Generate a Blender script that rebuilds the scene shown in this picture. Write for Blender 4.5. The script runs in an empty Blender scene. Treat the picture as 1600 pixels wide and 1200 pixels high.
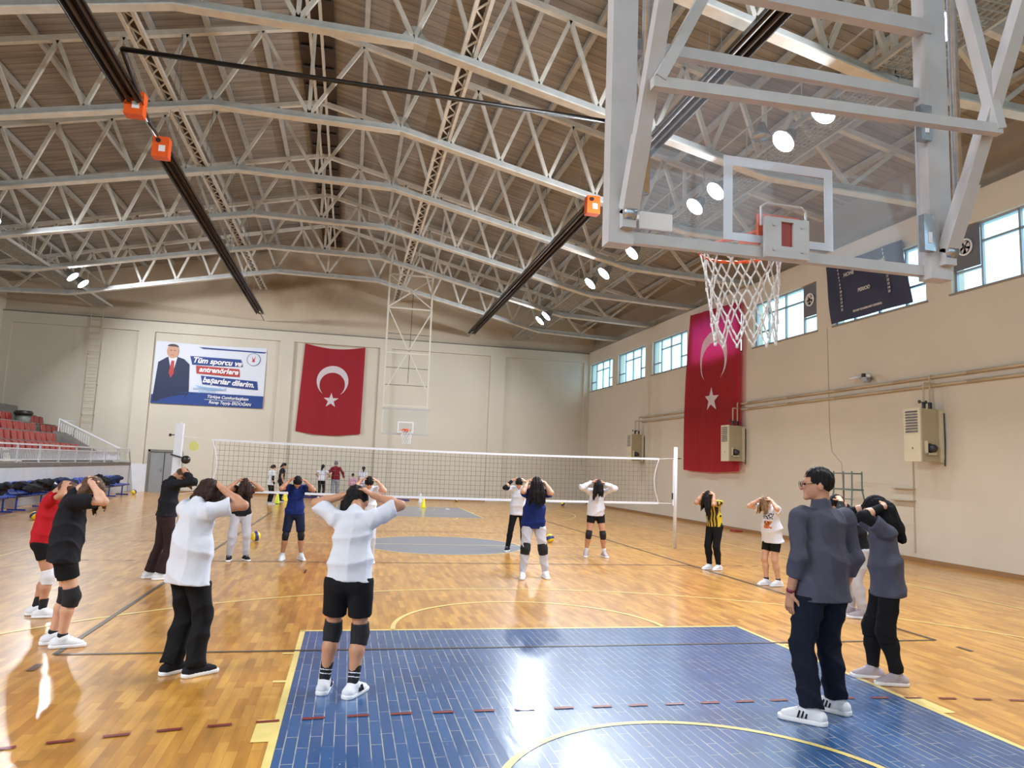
import bpy, math, random
import numpy as np
from mathutils import Matrix, Vector
random.seed(7); np.random.seed(7)
C = bpy.context.scene.collection
sc = bpy.context.scene
# ------------------------------------------------------------------ camera
F_PX = 1119.355
yaw, pitch, roll = 0.21783, 0.11561, 0.0388
CAM = np.array([-2.117, -16.135, 1.766])
_f = np.array([math.sin(yaw), math.cos(yaw), 0.]); _r = np.array([math.cos(yaw), -math.sin(yaw), 0.]); _u = np.array([0, 0, 1.])
_f2 = math.cos(pitch)*_f + math.sin(pitch)*_u; _u2 = -math.sin(pitch)*_f + math.cos(pitch)*_u
_r3 = math.cos(roll)*_r + math.sin(roll)*_u2; _u3 = -math.sin(roll)*_r + math.cos(roll)*_u2
cam_d = bpy.data.cameras.new('camera'); cam = bpy.data.objects.new('camera', cam_d); C.objects.link(cam)
cam_d.sensor_width = 36; cam_d.lens = F_PX*36/1600; cam_d.clip_end = 300; cam_d.clip_start = .05
M = Matrix(((_r3[0], _u3[0], -_f2[0], CAM[0]), (_r3[1], _u3[1], -_f2[1], CAM[1]), (_r3[2], _u3[2], -_f2[2], CAM[2]), (0, 0, 0, 1)))
cam.matrix_world = M
sc.camera = cam
# ------------------------------------------------------------------ world, exposure
sc.view_settings.view_transform = 'Standard'; sc.view_settings.look = 'None'
sc.view_settings.exposure = 0.06; sc.view_settings.gamma = 1.0; sc.view_settings.use_curve_mapping = False
w = bpy.data.worlds.new('sky'); sc.world = w; w.use_nodes = True
wn = w.node_tree.nodes; wl = w.node_tree.links
bgn = wn['Background']; bgn.inputs['Strength'].default_value = 4.6
tc = wn.new('ShaderNodeTexCoord'); sx = wn.new('ShaderNodeSeparateXYZ'); rp = wn.new('ShaderNodeValToRGB')
wl.new(tc.outputs['Generated'], sx.inputs[0]); wl.new(sx.outputs['Z'], rp.inputs[0]); wl.new(rp.outputs[0], bgn.inputs['Color'])
rp.color_ramp.elements[0].position = 0.0; rp.color_ramp.elements[0].color = (.22, .48, .60, 1)
rp.color_ramp.elements[1].position = 0.6; rp.color_ramp.elements[1].color = (.70, .78, .86, 1)
FLOOD_W = 300.0
# ------------------------------------------------------------------ materials
MATS = {}
def mat(name, col, rough=.6, metal=0., bump=0., bscale=30., var=0., vscale=3., emit=None, estr=0., coat=0., trans=0., alpha=1., spec=.5, stretch=None):
    if name in MATS: return MATS[name]
    m = bpy.data.materials.new(name); m.use_nodes = True; MATS[name] = m
    nt = m.node_tree; n = nt.nodes; l = nt.links; b = n['Principled BSDF']
    b.inputs['Base Color'].default_value = (*col, 1); b.inputs['Roughness'].default_value = rough; b.inputs['Metallic'].default_value = metal
    b.inputs['Specular IOR Level'].default_value = spec
    if coat: b.inputs['Coat Weight'].default_value = coat; b.inputs['Coat Roughness'].default_value = .08
    if trans: b.inputs['Transmission Weight'].default_value = trans
    if alpha < 1: b.inputs['Alpha'].default_value = alpha
    if emit: b.inputs['Emission Color'].default_value = (*emit, 1); b.inputs['Emission Strength'].default_value = estr
    if bump or var:
        t = n.new('ShaderNodeTexCoord'); mp = n.new('ShaderNodeMapping'); l.new(t.outputs['Object'], mp.inputs[0])
        if stretch: mp.inputs['Scale'].default_value = stretch
    if bump:
        ns = n.new('ShaderNodeTexNoise'); ns.inputs['Scale'].default_value = bscale; ns.inputs['Detail'].default_value = 4
        bp = n.new('ShaderNodeBump'); bp.inputs['Strength'].default_value = bump; bp.inputs['Distance'].default_value = .02
        l.new(mp.outputs[0], ns.inputs[0]); l.new(ns.outputs[0], bp.inputs['Height']); l.new(bp.outputs[0], b.inputs['Normal'])
    if var:
        ns = n.new('ShaderNodeTexNoise'); ns.inputs['Scale'].default_value = vscale; ns.inputs['Detail'].default_value = 5
        cr = n.new('ShaderNodeValToRGB'); l.new(mp.outputs[0], ns.inputs[0]); l.new(ns.outputs[0], cr.inputs[0])
        cr.color_ramp.elements[0].position = .3; cr.color_ramp.elements[1].position = .7
        cr.color_ramp.elements[0].color = (*[max(0, c*(1-var)) for c in col], 1); cr.color_ramp.elements[1].color = (*[min(1, c*(1+var*.6)) for c in col], 1)
        l.new(cr.outputs[0], b.inputs['Base Color'])
    return m
def S(r, g, b):
    f = lambda c: (c/255/12.92) if c/255 <= .04045 else ((c/255+.055)/1.055)**2.4
    return (f(r), f(g), f(b))
def cloth(name, col, var=.15): return mat(name, col, .9, bump=.25, bscale=14, var=var, vscale=6, spec=.2)

def mat_parquet():
    m = bpy.data.materials.new('parquet'); m.use_nodes = True; n = m.node_tree.nodes; l = m.node_tree.links; b = n['Principled BSDF']
    t = n.new('ShaderNodeTexCoord'); mp = n.new('ShaderNodeMapping'); l.new(t.outputs['Object'], mp.inputs[0]); mp.inputs['Rotation'].default_value = (0, 0, math.pi/2)
    br = n.new('ShaderNodeTexBrick'); l.new(mp.outputs[0], br.inputs[0])
    br.inputs['Scale'].default_value = 1; br.inputs['Brick Width'].default_value = .42; br.inputs['Row Height'].default_value = .07; br.inputs['Mortar Size'].default_value = .0008
    br.inputs['Color1'].default_value = (*S(204, 150, 66), 1); br.inputs['Color2'].default_value = (*S(170, 114, 40), 1); br.inputs['Mortar'].default_value = (*S(120, 80, 40), 1); br.offset = .37
    vo = n.new('ShaderNodeTexNoise'); mp2 = n.new('ShaderNodeMapping'); l.new(t.outputs['Object'], mp2.inputs[0]); mp2.inputs['Scale'].default_value = (13, 2.2, 1); l.new(mp2.outputs[0], vo.inputs[0]); vo.inputs['Scale'].default_value = 1; vo.inputs['Detail'].default_value = 2
    mx = n.new('ShaderNodeMixRGB'); mx.blend_type = 'OVERLAY'; mx.inputs[0].default_value = .45; l.new(br.outputs['Color'], mx.inputs[1]); l.new(vo.outputs[0], mx.inputs[2])
    big = n.new('ShaderNodeTexNoise'); big.inputs['Scale'].default_value = .35; big.inputs['Detail'].default_value = 3; l.new(t.outputs['Object'], big.inputs[0])
    mx2 = n.new('ShaderNodeMixRGB'); mx2.blend_type = 'OVERLAY'; mx2.inputs[0].default_value = .25; l.new(mx.outputs[0], mx2.inputs[1]); l.new(big.outputs[0], mx2.inputs[2])
    l.new(mx2.outputs[0], b.inputs['Base Color'])
    b.inputs['Roughness'].default_value = .36; b.inputs['Coat Weight'].default_value = .6; b.inputs['Coat Roughness'].default_value = .15
    nz = n.new('ShaderNodeTexNoise'); mp3 = n.new('ShaderNodeMapping'); l.new(t.outputs['Object'], mp3.inputs[0]); mp3.inputs['Scale'].default_value = (9, 2.5, 1); l.new(mp3.outputs[0], nz.inputs[0]); nz.inputs['Scale'].default_value = 1
    bp = n.new('ShaderNodeBump'); bp.inputs['Strength'].default_value = .035; bp.inputs['Distance'].default_value = .01; l.new(nz.outputs[0], bp.inputs['Height'])
    l.new(bp.outputs[0], b.inputs['Normal']); l.new(bp.outputs[0], b.inputs['Coat Normal'])
    return m
def mat_bluekey():
    m = bpy.data.materials.new('blue_floor_paint'); m.use_nodes = True; n = m.node_tree.nodes; l = m.node_tree.links; b = n['Principled BSDF']
    t = n.new('ShaderNodeTexCoord'); mp = n.new('ShaderNodeMapping'); l.new(t.outputs['Object'], mp.inputs[0]); mp.inputs['Rotation'].default_value = (0, 0, math.pi/2)
    br = n.new('ShaderNodeTexBrick'); l.new(mp.outputs[0], br.inputs[0]); br.offset = .43
    br.inputs['Scale'].default_value = 1; br.inputs['Brick Width'].default_value = .42; br.inputs['Row Height'].default_value = .075; br.inputs['Mortar Size'].default_value = .0032
    br.inputs['Color1'].default_value = (*S(44, 88, 138), 1); br.inputs['Color2'].default_value = (*S(36, 76, 124), 1); br.inputs['Mortar'].default_value = (*S(40, 80, 130), 1)
    # scratched seams: mortar shows worn wood only where a noise allows
    nz = n.new('ShaderNodeTexNoise'); nz.inputs['Scale'].default_value = 3.5; nz.inputs['Detail'].default_value = 6; l.new(t.outputs['Object'], nz.inputs[0])
    cr = n.new('ShaderNodeValToRGB'); cr.color_ramp.elements[0].position = .34; cr.color_ramp.elements[1].position = .56; l.new(nz.outputs[0], cr.inputs[0])
    mu = n.new('ShaderNodeMath'); mu.operation = 'MULTIPLY'; l.new(br.outputs['Fac'], mu.inputs[0]); l.new(cr.outputs[0], mu.inputs[1])
    nz2 = n.new('ShaderNodeTexNoise'); nz2.inputs['Scale'].default_value = 22; nz2.inputs['Detail'].default_value = 8; l.new(t.outputs['Object'], nz2.inputs[0])
    cr2 = n.new('ShaderNodeValToRGB'); cr2.color_ramp.elements[0].position = .70; cr2.color_ramp.elements[1].position = .74; l.new(nz2.outputs[0], cr2.inputs[0])
    ad = n.new('ShaderNodeMath'); ad.operation = 'MAXIMUM'; l.new(mu.outputs[0], ad.inputs[0]); l.new(cr2.outputs[0], ad.inputs[1])
    mx = n.new('ShaderNodeMixRGB'); l.new(ad.outputs[0], mx.inputs[0]); l.new(br.outputs['Color'], mx.inputs[1]); mx.inputs[2].default_value = (*S(168, 168, 160), 1)
    l.new(mx.outputs[0], b.inputs['Base Color']); b.inputs['Roughness'].default_value = .32; b.inputs['Coat Weight'].default_value = .5; b.inputs['Coat Roughness'].default_value = .17
    n3 = n.new('ShaderNodeTexNoise'); mp3 = n.new('ShaderNodeMapping'); l.new(t.outputs['Object'], mp3.inputs[0]); mp3.inputs['Scale'].default_value = (13, 3, 1); l.new(mp3.outputs[0], n3.inputs[0]); n3.inputs['Scale'].default_value = 1
    bp = n.new('ShaderNodeBump'); bp.inputs['Strength'].default_value = .16; bp.inputs['Distance'].default_value = .01; l.new(n3.outputs[0], bp.inputs['Height']); l.new(bp.outputs[0], b.inputs['Normal']); l.new(bp.outputs[0], b.inputs['Coat Normal'])
    return m
def mat_wall(name, col, dirt=None):
    m = bpy.data.materials.new(name); m.use_nodes = True; n = m.node_tree.nodes; l = m.node_tree.links; b = n['Principled BSDF']
    t = n.new('ShaderNodeTexCoord'); nz = n.new('ShaderNodeTexNoise'); nz.inputs['Scale'].default_value = .45; nz.inputs['Detail'].default_value = 6; l.new(t.outputs['Object'], nz.inputs[0])
    cr = n.new('ShaderNodeValToRGB'); l.new(nz.outputs[0], cr.inputs[0]); cr.color_ramp.elements[0].position = .35; cr.color_ramp.elements[1].position = .7
    cr.color_ramp.elements[0].color = (*[c*.93 for c in col], 1); cr.color_ramp.elements[1].color = (*col, 1)
    out = cr.outputs[0]
    if dirt:
        (cx, cz, rx, rz), dc = dirt
        mp = n.new('ShaderNodeMapping'); l.new(t.outputs['Object'], mp.inputs[0]); mp.inputs['Location'].default_value = (-cx/rx, 0, -cz/rz); mp.inputs['Scale'].default_value = (1/rx, 0, 1/rz)
        gr = n.new('ShaderNodeTexGradient'); gr.gradient_type = 'SPHERICAL'; l.new(mp.outputs[0], gr.inputs[0])
        n2 = n.new('ShaderNodeTexNoise'); n2.inputs['Scale'].default_value = .9; n2.inputs['Detail'].default_value = 5; l.new(t.outputs['Object'], n2.inputs[0])
        mm = n.new('ShaderNodeMath'); mm.operation = 'MULTIPLY'; l.new(gr.outputs[0], mm.inputs[0]); l.new(n2.outputs[0], mm.inputs[1])
        c2 = n.new('ShaderNodeValToRGB'); l.new(mm.outputs[0], c2.inputs[0]); c2.color_ramp.elements[0].position = .08; c2.color_ramp.elements[1].position = .55
        mx = n.new('ShaderNodeMixRGB'); l.new(c2.outputs[0], mx.inputs[0]); l.new(out, mx.inputs[1]); mx.inputs[2].default_value = (*dc, 1); out = mx.outputs[0]
    l.new(out, b.inputs['Base Color']); b.inputs['Roughness'].default_value = .7; b.inputs['Specular IOR Level'].default_value = .25
    n4 = n.new('ShaderNodeTexNoise'); n4.inputs['Scale'].default_value = 8; l.new(t.outputs['Object'], n4.inputs[0])
    bp = n.new('ShaderNodeBump'); bp.inputs['Strength'].default_value = .12; bp.inputs['Distance'].default_value = .01; l.new(n4.outputs[0], bp.inputs['Height']); l.new(bp.outputs[0], b.inputs['Normal'])
    return m
def mat_deck():
    m = bpy.data.materials.new('roof_deck'); m.use_nodes = True; n = m.node_tree.nodes; l = m.node_tree.links; b = n['Principled BSDF']
    t = n.new('ShaderNodeTexCoord'); wv = n.new('ShaderNodeTexWave'); wv.bands_direction = 'Y'; wv.inputs['Scale'].default_value = 1.25; wv.wave_profile = 'SAW'; wv.inputs['Distortion'].default_value = .0
    l.new(t.outputs['Object'], wv.inputs[0])
    cr = n.new('ShaderNodeValToRGB'); l.new(wv.outputs[0], cr.inputs[0]); e = cr.color_ramp.elements
    e[0].position = 0; e[0].color = (*S(84, 82, 80), 1); e[1].position = .12; e[1].color = (*S(156, 151, 145), 1); e2 = cr.color_ramp.elements.new(.9); e2.color = (*S(148, 143, 137), 1)
    nz = n.new('ShaderNodeTexNoise'); mp = n.new('ShaderNodeMapping'); mp.inputs['Scale'].default_value = (.5, 3, .5); l.new(t.outputs['Object'], mp.inputs[0]); l.new(mp.outputs[0], nz.inputs[0]); nz.inputs['Scale'].default_value = 1.5; nz.inputs['Detail'].default_value = 5
    mx = n.new('ShaderNodeMixRGB'); mx.blend_type = 'OVERLAY'; mx.inputs[0].default_value = .6; l.new(cr.outputs[0], mx.inputs[1]); l.new(nz.outputs[0], mx.inputs[2]); l.new(mx.outputs[0], b.inputs['Base Color'])
    b.inputs['Roughness'].default_value = .6
    bp = n.new('ShaderNodeBump'); bp.inputs['Strength'].default_value = .5; bp.inputs['Distance'].default_value = .02; l.new(wv.outputs[0], bp.inputs['Height']); l.new(bp.outputs[0], b.inputs['Normal'])
    return m
def mat_fabric_thin(name, col, tr=.4, tcol=None):
    m = bpy.data.materials.new(name); m.use_nodes = True; n = m.node_tree.nodes; l = m.node_tree.links
    b = n['Principled BSDF']; b.inputs['Base Color'].default_value = (*col, 1); b.inputs['Roughness'].default_value = .8
    tl = n.new('ShaderNodeBsdfTranslucent'); tl.inputs[0].default_value = (*(tcol or [min(1, c*1.3) for c in col]), 1); mx = n.new('ShaderNodeMixShader'); mx.inputs[0].default_value = tr
    l.new(b.outputs[0], mx.inputs[1]); l.new(tl.outputs[0], mx.inputs[2]); l.new(mx.outputs[0], n['Material Output'].inputs[0])
    return m
def mat_glass(name, tint=(1, 1, 1), gl=.06, veil=0.0, veilcol=(.8, .85, .95)):
    m = bpy.data.materials.new(name); m.use_nodes = True; n = m.node_tree.nodes; l = m.node_tree.links; n.remove(n['Principled BSDF'])
    tr = n.new('ShaderNodeBsdfTransparent'); tr.inputs[0].default_value = (*tint, 1); g = n.new('ShaderNodeBsdfGlossy'); g.inputs['Roughness'].default_value = .03
    mx = n.new('ShaderNodeMixShader'); mx.inputs[0].default_value = gl; l.new(tr.outputs[0], mx.inputs[1]); l.new(g.outputs[0], mx.inputs[2])
    o = mx.outputs[0]
    if veil:
        d = n.new('ShaderNodeBsdfTranslucent'); d.inputs[0].default_value = (*veilcol, 1); d2 = n.new('ShaderNodeBsdfDiffuse'); d2.inputs[0].default_value = (*veilcol, 1)
        dm = n.new('ShaderNodeMixShader'); l.new(d.outputs[0], dm.inputs[1]); l.new(d2.outputs[0], dm.inputs[2])
        m2 = n.new('ShaderNodeMixShader'); m2.inputs[0].default_value = veil; l.new(o, m2.inputs[1]); l.new(dm.outputs[0], m2.inputs[2]); o = m2.outputs[0]
    l.new(o, n['Material Output'].inputs[0]); return m

M_floor = mat_parquet(); M_key = mat_bluekey(); M_deck = mat_deck()
M_keyfar = mat('far_blue_paint', S(96, 112, 140), .3, var=.1, vscale=2, coat=.6)
M_line = mat('yellow_line_paint', S(232, 210, 130), .35, var=.08, vscale=8, coat=.5)
M_dark = mat('black_line_paint', S(70, 58, 50), .4, coat=.4)
M_red = mat('red_dash_paint', S(120, 38, 34), .4, coat=.4)
M_wall = mat_wall('beige_wall_paint', S(212, 203, 187))
M_wallfar = mat_wall('far_wall_paint', S(207, 200, 185))
M_gable = mat_wall('gable_paint', S(200, 186, 164), ((-5.2, 10.4, 7.0, 2.6), S(150, 124, 94)))
M_upper = mat_wall('upper_wall_shaded_paint', S(172, 162, 148))  # same wall as below, darkened so the colour carries its shade
M_white = mat('white_paint', S(214, 216, 222), .55, var=.05)
M_steel = mat('cream_steel_paint', S(212, 209, 200), .45, var=.12, vscale=4)
M_steel2 = mat('grey_steel_paint', S(184, 186, 184), .4, var=.12, vscale=4)
M_hoop = mat('light_grey_steel', S(184, 182, 184), .32, var=.08, vscale=7)
M_galv = mat('galvanised_steel', S(170, 176, 184), .25, metal=.8, var=.2, vscale=20)
M_black = mat('black_enamel', S(34, 29, 27), .35, var=.15)
M_brown = mat('dark_brown_boards', S(62, 46, 34), .7, var=.3, vscale=2)
M_orange = mat('orange_enamel', S(232, 92, 26), .35, emit=None)
M_rim = mat('orange_rim', S(226, 88, 34), .35)
M_grey = mat('grey_door_paint', S(140, 142, 144), .5, var=.06)
M_alum = mat('window_aluminium', S(150, 160, 168), .35, metal=.3)
M_fanp = mat('fan_panel', S(104, 104, 112), .6)
M_glass = mat_glass('window_glass', (.93, .98, 1.0))
M_board2 = mat_glass('clear_backboard', (.96, .97, .98), gl=.01, veil=.01)
M_board = mat_glass('backboard_acrylic', (.95, .96, .98), gl=.02, veil=.05)
M_heater = mat('cream_metal_cabinet', S(206, 196, 168), .4, var=.04)
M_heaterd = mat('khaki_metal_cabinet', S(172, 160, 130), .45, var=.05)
M_pipe = mat('wall_pipe_paint', S(188, 172, 148), .4)
M_concrete = mat('stand_concrete', S(122, 118, 112), .8, var=.2)
M_seat = mat('red_plastic', S(132, 36, 32), .35, var=.12)
M_blue = mat('blue_plastic', S(30, 66, 158), .35)
M_tarp = mat('navy_tarpaulin', S(38, 38, 66), .45, bump=.5, bscale=3)
M_txtw = mat('white_print', S(232, 232, 236), .6)
M_txtc = mat('cream_print', S(206, 200, 196), .6)
M_navy = mat('banner_navy', S(30, 62, 132), .6)
M_bred = mat('banner_red', S(176, 56, 52), .6)
M_bannerw = mat('banner_white', S(212, 216, 228), .6, bump=.3, bscale=1.2)
M_rope = mat('white_cord', S(226, 226, 224), .8)
M_netdk = mat('dark_net_cord', S(88, 80, 70), .8)
M_yel = mat('yellow_plastic', S(236, 220, 30), .4); M_lime = mat('lime_plastic', S(214, 232, 44), .4)
M_greenst = mat('green_grey_tube', S(96, 112, 106), .4)
M_padw = mat('white_vinyl', S(218, 220, 228), .35)
M_lens = mat('floodlight_lens', (1, 1, 1), .3, emit=(.82, .90, 1.0), estr=22)
M_flag = mat_fabric_thin('flag_red_cloth', S(158, 28, 42), .2)
M_flag2 = mat_fabric_thin('thin_red_cloth', S(150, 38, 44), .42, S(250, 50, 110))
M_flagw = mat_fabric_thin('flag_white_cloth', S(232, 226, 232), .3)
M_mat = mat('blue_gym_mat', S(38, 48, 132), .5)
M_dkgrey = mat('dark_grey_metal', S(62, 62, 66), .4, metal=.4)
M_cream = mat('cream_seat', S(214, 208, 188), .5, var=.1)

# ------------------------------------------------------------------ mesh helpers
class MB:
    def __init__(s): s.v = []; s.f = []
    def add(s, vs, fs):
        o = len(s.v); s.v += [tuple(map(float, v)) for v in vs]; s.f += [tuple(i+o for i in f) for f in fs]; return s
    def box(s, a, b):
        x0, y0, z0 = [min(a[i], b[i]) for i in range(3)]; x1, y1, z1 = [max(a[i], b[i]) for i in range(3)]
        return s.add([(x0,y0,z0),(x1,y0,z0),(x1,y1,z0),(x0,y1,z0),(x0,y0,z1),(x1,y0,z1),(x1,y1,z1),(x0,y1,z1)],
            [(0,3,2,1),(4,5,6,7),(0,1,5,4),(1,2,6,5),(2,3,7,6),(3,0,4,7)])
    def bar(s, a, b, w, h, up=(0, 0, 1)):
        a = np.array(a, float); b = np.array(b, float); d = b-a; d /= np.linalg.norm(d); up = np.array(up, float)
        if abs(d@up) > .98: up = np.array([0, 1., 0])
        r = np.cross(d, up); r /= np.linalg.norm(r); u = np.cross(r, d)
        vs = [p + r*w/2*i + u*h/2*j for p in (a, b) for i, j in ((-1,-1),(1,-1),(1,1),(-1,1))]
        return s.add(vs, [(0,1,2,3),(7,6,5,4),(0,4,5,1),(1,5,6,2),(2,6,7,3),(3,7,4,0)])
    def tube(s, a, b, r, n=8, r2=None):
        a = np.array(a, float); b = np.array(b, float); d = b-a; L = np.linalg.norm(d)
        if L < 1e-9: return s
        d /= L; up = np.array([0, 0, 1.]) if abs(d[2]) < .9 else np.array([0, 1., 0])
        x = np.cross(d, up); x /= np.linalg.norm(x); y = np.cross(d, x); r2 = r if r2 is None else r2
        vs = [a+(x*math.cos(t)+y*math.sin(t))*r for t in [2*math.pi*i/n for i in range(n)]] + [b+(x*math.cos(t)+y*math.sin(t))*r2 for t in [2*math.pi*i/n for i in range(n)]]
        return s.add(vs, [(i, (i+1) % n, n+(i+1) % n, n+i) for i in range(n)] + [tuple(range(n-1, -1, -1)), tuple(range(n, 2*n))])
    def path(s, pts, r, n=6):
        for a, b in zip(pts[:-1], pts[1:]): s.tube(a, b, r, n)
        return s
    def lathe(s, c, prof, n=16, axis=2):
        vs = []; fs = []
        for (r, h) in prof:
            for i in range(n):
                t = 2*math.pi*i/n; p = [r*math.cos(t), r*math.sin(t), h]
                if axis == 0: p = [h, p[0], p[1]]
                if axis == 1: p = [p[0], h, p[1]]
                vs.append((c[0]+p[0], c[1]+p[1], c[2]+p[2]))
        for k in range(len(prof)-1):
            for i in range(n): fs.append((k*n+i, k*n+(i+1) % n, (k+1)*n+(i+1) % n, (k+1)*n+i))
        fs.append(tuple(range(n-1, -1, -1))); fs.append(tuple((len(prof)-1)*n+i for i in range(n)))
        return s.add(vs, fs)
    def prism(s, poly, d):  # poly list of 3d pts, d extrusion vector
        n = len(poly); p = [np.array(q, float) for q in poly]; d = np.array(d, float)
        return s.add(p+[q+d for q in p], [tuple(range(n)), tuple(range(2*n-1, n-1, -1))] + [(i, n+i, n+(i+1) % n, (i+1) % n) for i in range(n)])
    def arcband(s, c, r, w, a0, a1, z, n=48, th=.002):
        for i in range(n):
            t0 = a0+(a1-a0)*i/n; t1 = a0+(a1-a0)*(i+1)/n
            q = [(c[0]+rr*math.cos(t), c[1]+rr*math.sin(t), z) for rr, t in ((r-w/2, t0), (r+w/2, t0), (r+w/2, t1), (r-w/2, t1))]
            s.add(q, [(0, 1, 2, 3)])
        return s
    def flat(s, x0, y0, x1, y1, z): return s.add([(x0,y0,z),(x1,y0,z),(x1,y1,z),(x0,y1,z)], [(0,1,2,3)])
    def build(s, name, m, parent=None, smooth=False, mp=None, fix=True):
        me = bpy.data.meshes.new(name); vs = [mp(*v) for v in s.v] if mp else s.v
        if parent is not None and fix:
            o = parent; L = Vector((0, 0, 0))
            while o is not None: L = L + o.location; o = o.parent
            vs = [(v[0]-L[0], v[1]-L[1], v[2]-L[2]) for v in vs]
        me.from_pydata([tuple(v) for v in vs], [], s.f); me.materials.append(m)
        if smooth: me.shade_smooth()
        me.update()
        o = bpy.data.objects.new(name, me); C.objects.link(o)
        if parent is not None: o.parent = parent
        return o
def meshobj(name, v, f, m, parent=None, smooth=True):
    me = bpy.data.meshes.new(name); me.from_pydata([tuple(map(float, q)) for q in v], [], [tuple(map(int, q)) for q in f]); me.materials.append(m)
    if smooth: me.shade_smooth()
    me.update(); o = bpy.data.objects.new(name, me); C.objects.link(o)
    if parent is not None: o.parent = parent
    return o
def thing(name, label, cat, loc=(0, 0, 0), rz=0, group=None):
    o = bpy.data.objects.new(name, None); C.objects.link(o); o.location = loc; o.rotation_euler = (0, 0, rz); o.empty_display_size = .1
    return tag(o, label, cat, group)
def tag(o, label=None, cat=None, group=None, kind=None):
    if label: o['label'] = label
    if cat: o['category'] = cat
    if group: o['group'] = group
    if kind: o['kind'] = kind
    return o
def struct(o, label): o['kind'] = 'structure'; o['label'] = label; return o
def dup(root, loc, rz, label, group=None):
    r = root.copy(); C.objects.link(r); r.location = loc; r.rotation_euler = (0, 0, rz); r['label'] = label
    if group: r['group'] = group
    def rec(o, p):
        for ch in list(o.children):
            c = ch.copy(); C.objects.link(c); c.parent = p; rec(ch, c)
    rec(root, r); return r
ORD = ['first','second','third','fourth','fifth','sixth','seventh','eighth','ninth','tenth','eleventh','twelfth','thirteenth','fourteenth','fifteenth','sixteenth','seventeenth','eighteenth','nineteenth','twentieth']
def RW(n, u, z): return (10.45 - .018*u - n, u, z)      # right wall frame: n into the room, u along the hall
def RWm(v): return v
def text_mesh(txt, size, m, parent, matrix, name='lettering', shear=0., bold=0., ext=.002, align='LEFT', sx=1.0):
    cu = bpy.data.curves.new('t', 'FONT'); cu.body = txt; cu.size = size; cu.shear = shear; cu.offset = bold; cu.extrude = ext; cu.align_x = align; cu.resolution_u = 3
    to = bpy.data.objects.new('t', cu); C.objects.link(to); dg = bpy.context.evaluated_depsgraph_get(); dg.update()
    me = bpy.data.meshes.new_from_object(to.evaluated_get(dg)); bpy.data.objects.remove(to)
    me.transform(matrix @ Matrix.Diagonal((sx, 1, 1, 1))); me.materials.clear(); me.materials.append(m)
    o = bpy.data.objects.new(name, me); C.objects.link(o); o.parent = parent; return o

# ================================================================== ROOM SHELL
LX, RX, NY, FY = -17.8, 10.6, -20.5, 20.0
fl = MB().box((LX-.3, NY-.3, -.2), (RX+.8, FY+.4, 0)).build('floor', M_floor); struct(fl, 'glossy golden parquet sports floor with painted court lines')
def fdecal(mb, name, m, label=None):
    o = mb.build(name, m, fl)
    if label: o['label'] = label
# painted areas
K = MB(); K.flat(-2.45, -14, 2.45, -8.2, .0015); fdecal(K, 'painted_key', M_key, 'dark blue painted key with worn seams')
K = MB(); K.flat(-2.45, 8.2, 2.45, 14, .0015); fdecal(K, 'painted_key', M_keyfar, 'pale blue painted far key')
K = MB(); n = 48
K.add([(0, 0, .0015)]+[(1.8*math.cos(2*math.pi*i/n), 1.8*math.sin(2*math.pi*i/n), .0015) for i in range(n)], [(0, i+1, (i+1) % n+1) for i in range(n)])
fdecal(K, 'painted_circle', M_keyfar, 'pale blue centre circle')
Lm = MB(); lw = .05; z = .003
for sy in (-1, 1):
    y0, y1 = sorted((sy*14, sy*8.2))
    for sxx in (-1, 1): Lm.flat(sxx*2.475-lw/2, y0, sxx*2.475+lw/2, y1, z)
    Lm.flat(-2.5, sy*8.2-lw/2, 2.5, sy*8.2+lw/2, z)
    Lm.arcband((0, sy*8.2), 1.55, lw, 0 if sy < 0 else math.pi, math.pi if sy < 0 else 2*math.pi, z)
    Lm.arcband((0, sy*12.425), 6.75, lw, 0 if sy < 0 else math.pi, math.pi if sy < 0 else 2*math.pi, z, 96)
    Lm.arcband((0, sy*12.425), 1.27, lw, 0 if sy < 0 else math.pi, math.pi if sy < 0 else 2*math.pi, .0045, 40)
    for sxx in (-1, 1):
        a, b = sorted((sy*14, sy*12.425)); Lm.flat(sxx*6.75-lw/2, a, sxx*6.75+lw/2, b, z)
    Lm.flat(-7.58, sy*14-lw/2, 7.58, sy*14+lw/2, z)
    for sxx in (-1, 1):
        a, b = sorted((sy*10.82, sy*11.22)); Lm.flat(sxx*2.5, a, sxx*2.61, b, z+.0005)
        for q in (9.09, 9.95): Lm.flat(sxx*2.5, sy*q-.025, sxx*2.6, sy*q+.025, z)
for sxx in (-1, 1): Lm.flat(sxx*7.58-lw/2, -14, sxx*7.58+lw/2, 14, z)
Lm.flat(-7.55, -lw/2, 7.55, lw/2, z); Lm.arcband((0, 0), 1.8, lw, 0, 2*math.pi, z, 64)
fdecal(Lm, 'painted_lines', M_line, 'pale yellow basketball court lines')
Dm = MB(); z = .0055
for sxx in (-1, 1): Dm.flat(sxx*4.5-.025, -9, sxx*4.5+.025, 9, z)
for yy in (-9, -3, 3, 9): Dm.flat(-4.5, yy-.02, 4.5, yy+.02, z)
for k in range(5):
    for sxx in (-1, 1):
        for yy in (-3, 3): Dm.flat(sxx*(4.75+k*.35), yy-.02, sxx*(4.9+k*.35), yy+.02, z)
for sxx in (-1, 1): Dm.flat(sxx*4.5-.03, -9.5, sxx*4.5+.03, -9.3, z)
Dm.flat(-3.0+0.3, -4.3, -2.97+.3, -3.9, z)
fdecal(Dm, 'painted_lines', M_dark, 'thin black volleyball court lines')
Rm = MB(); z = .007
def handball(s):   # s=0..  arc length param -> point, direction
    if s < 1.5: return (s, -10.8), (1, 0)
    t = (s-1.5)/9; return (1.5+9*math.sin(t), -19.8+9*math.cos(t)), (math.cos(t), -math.sin(t))
k = .07
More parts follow.
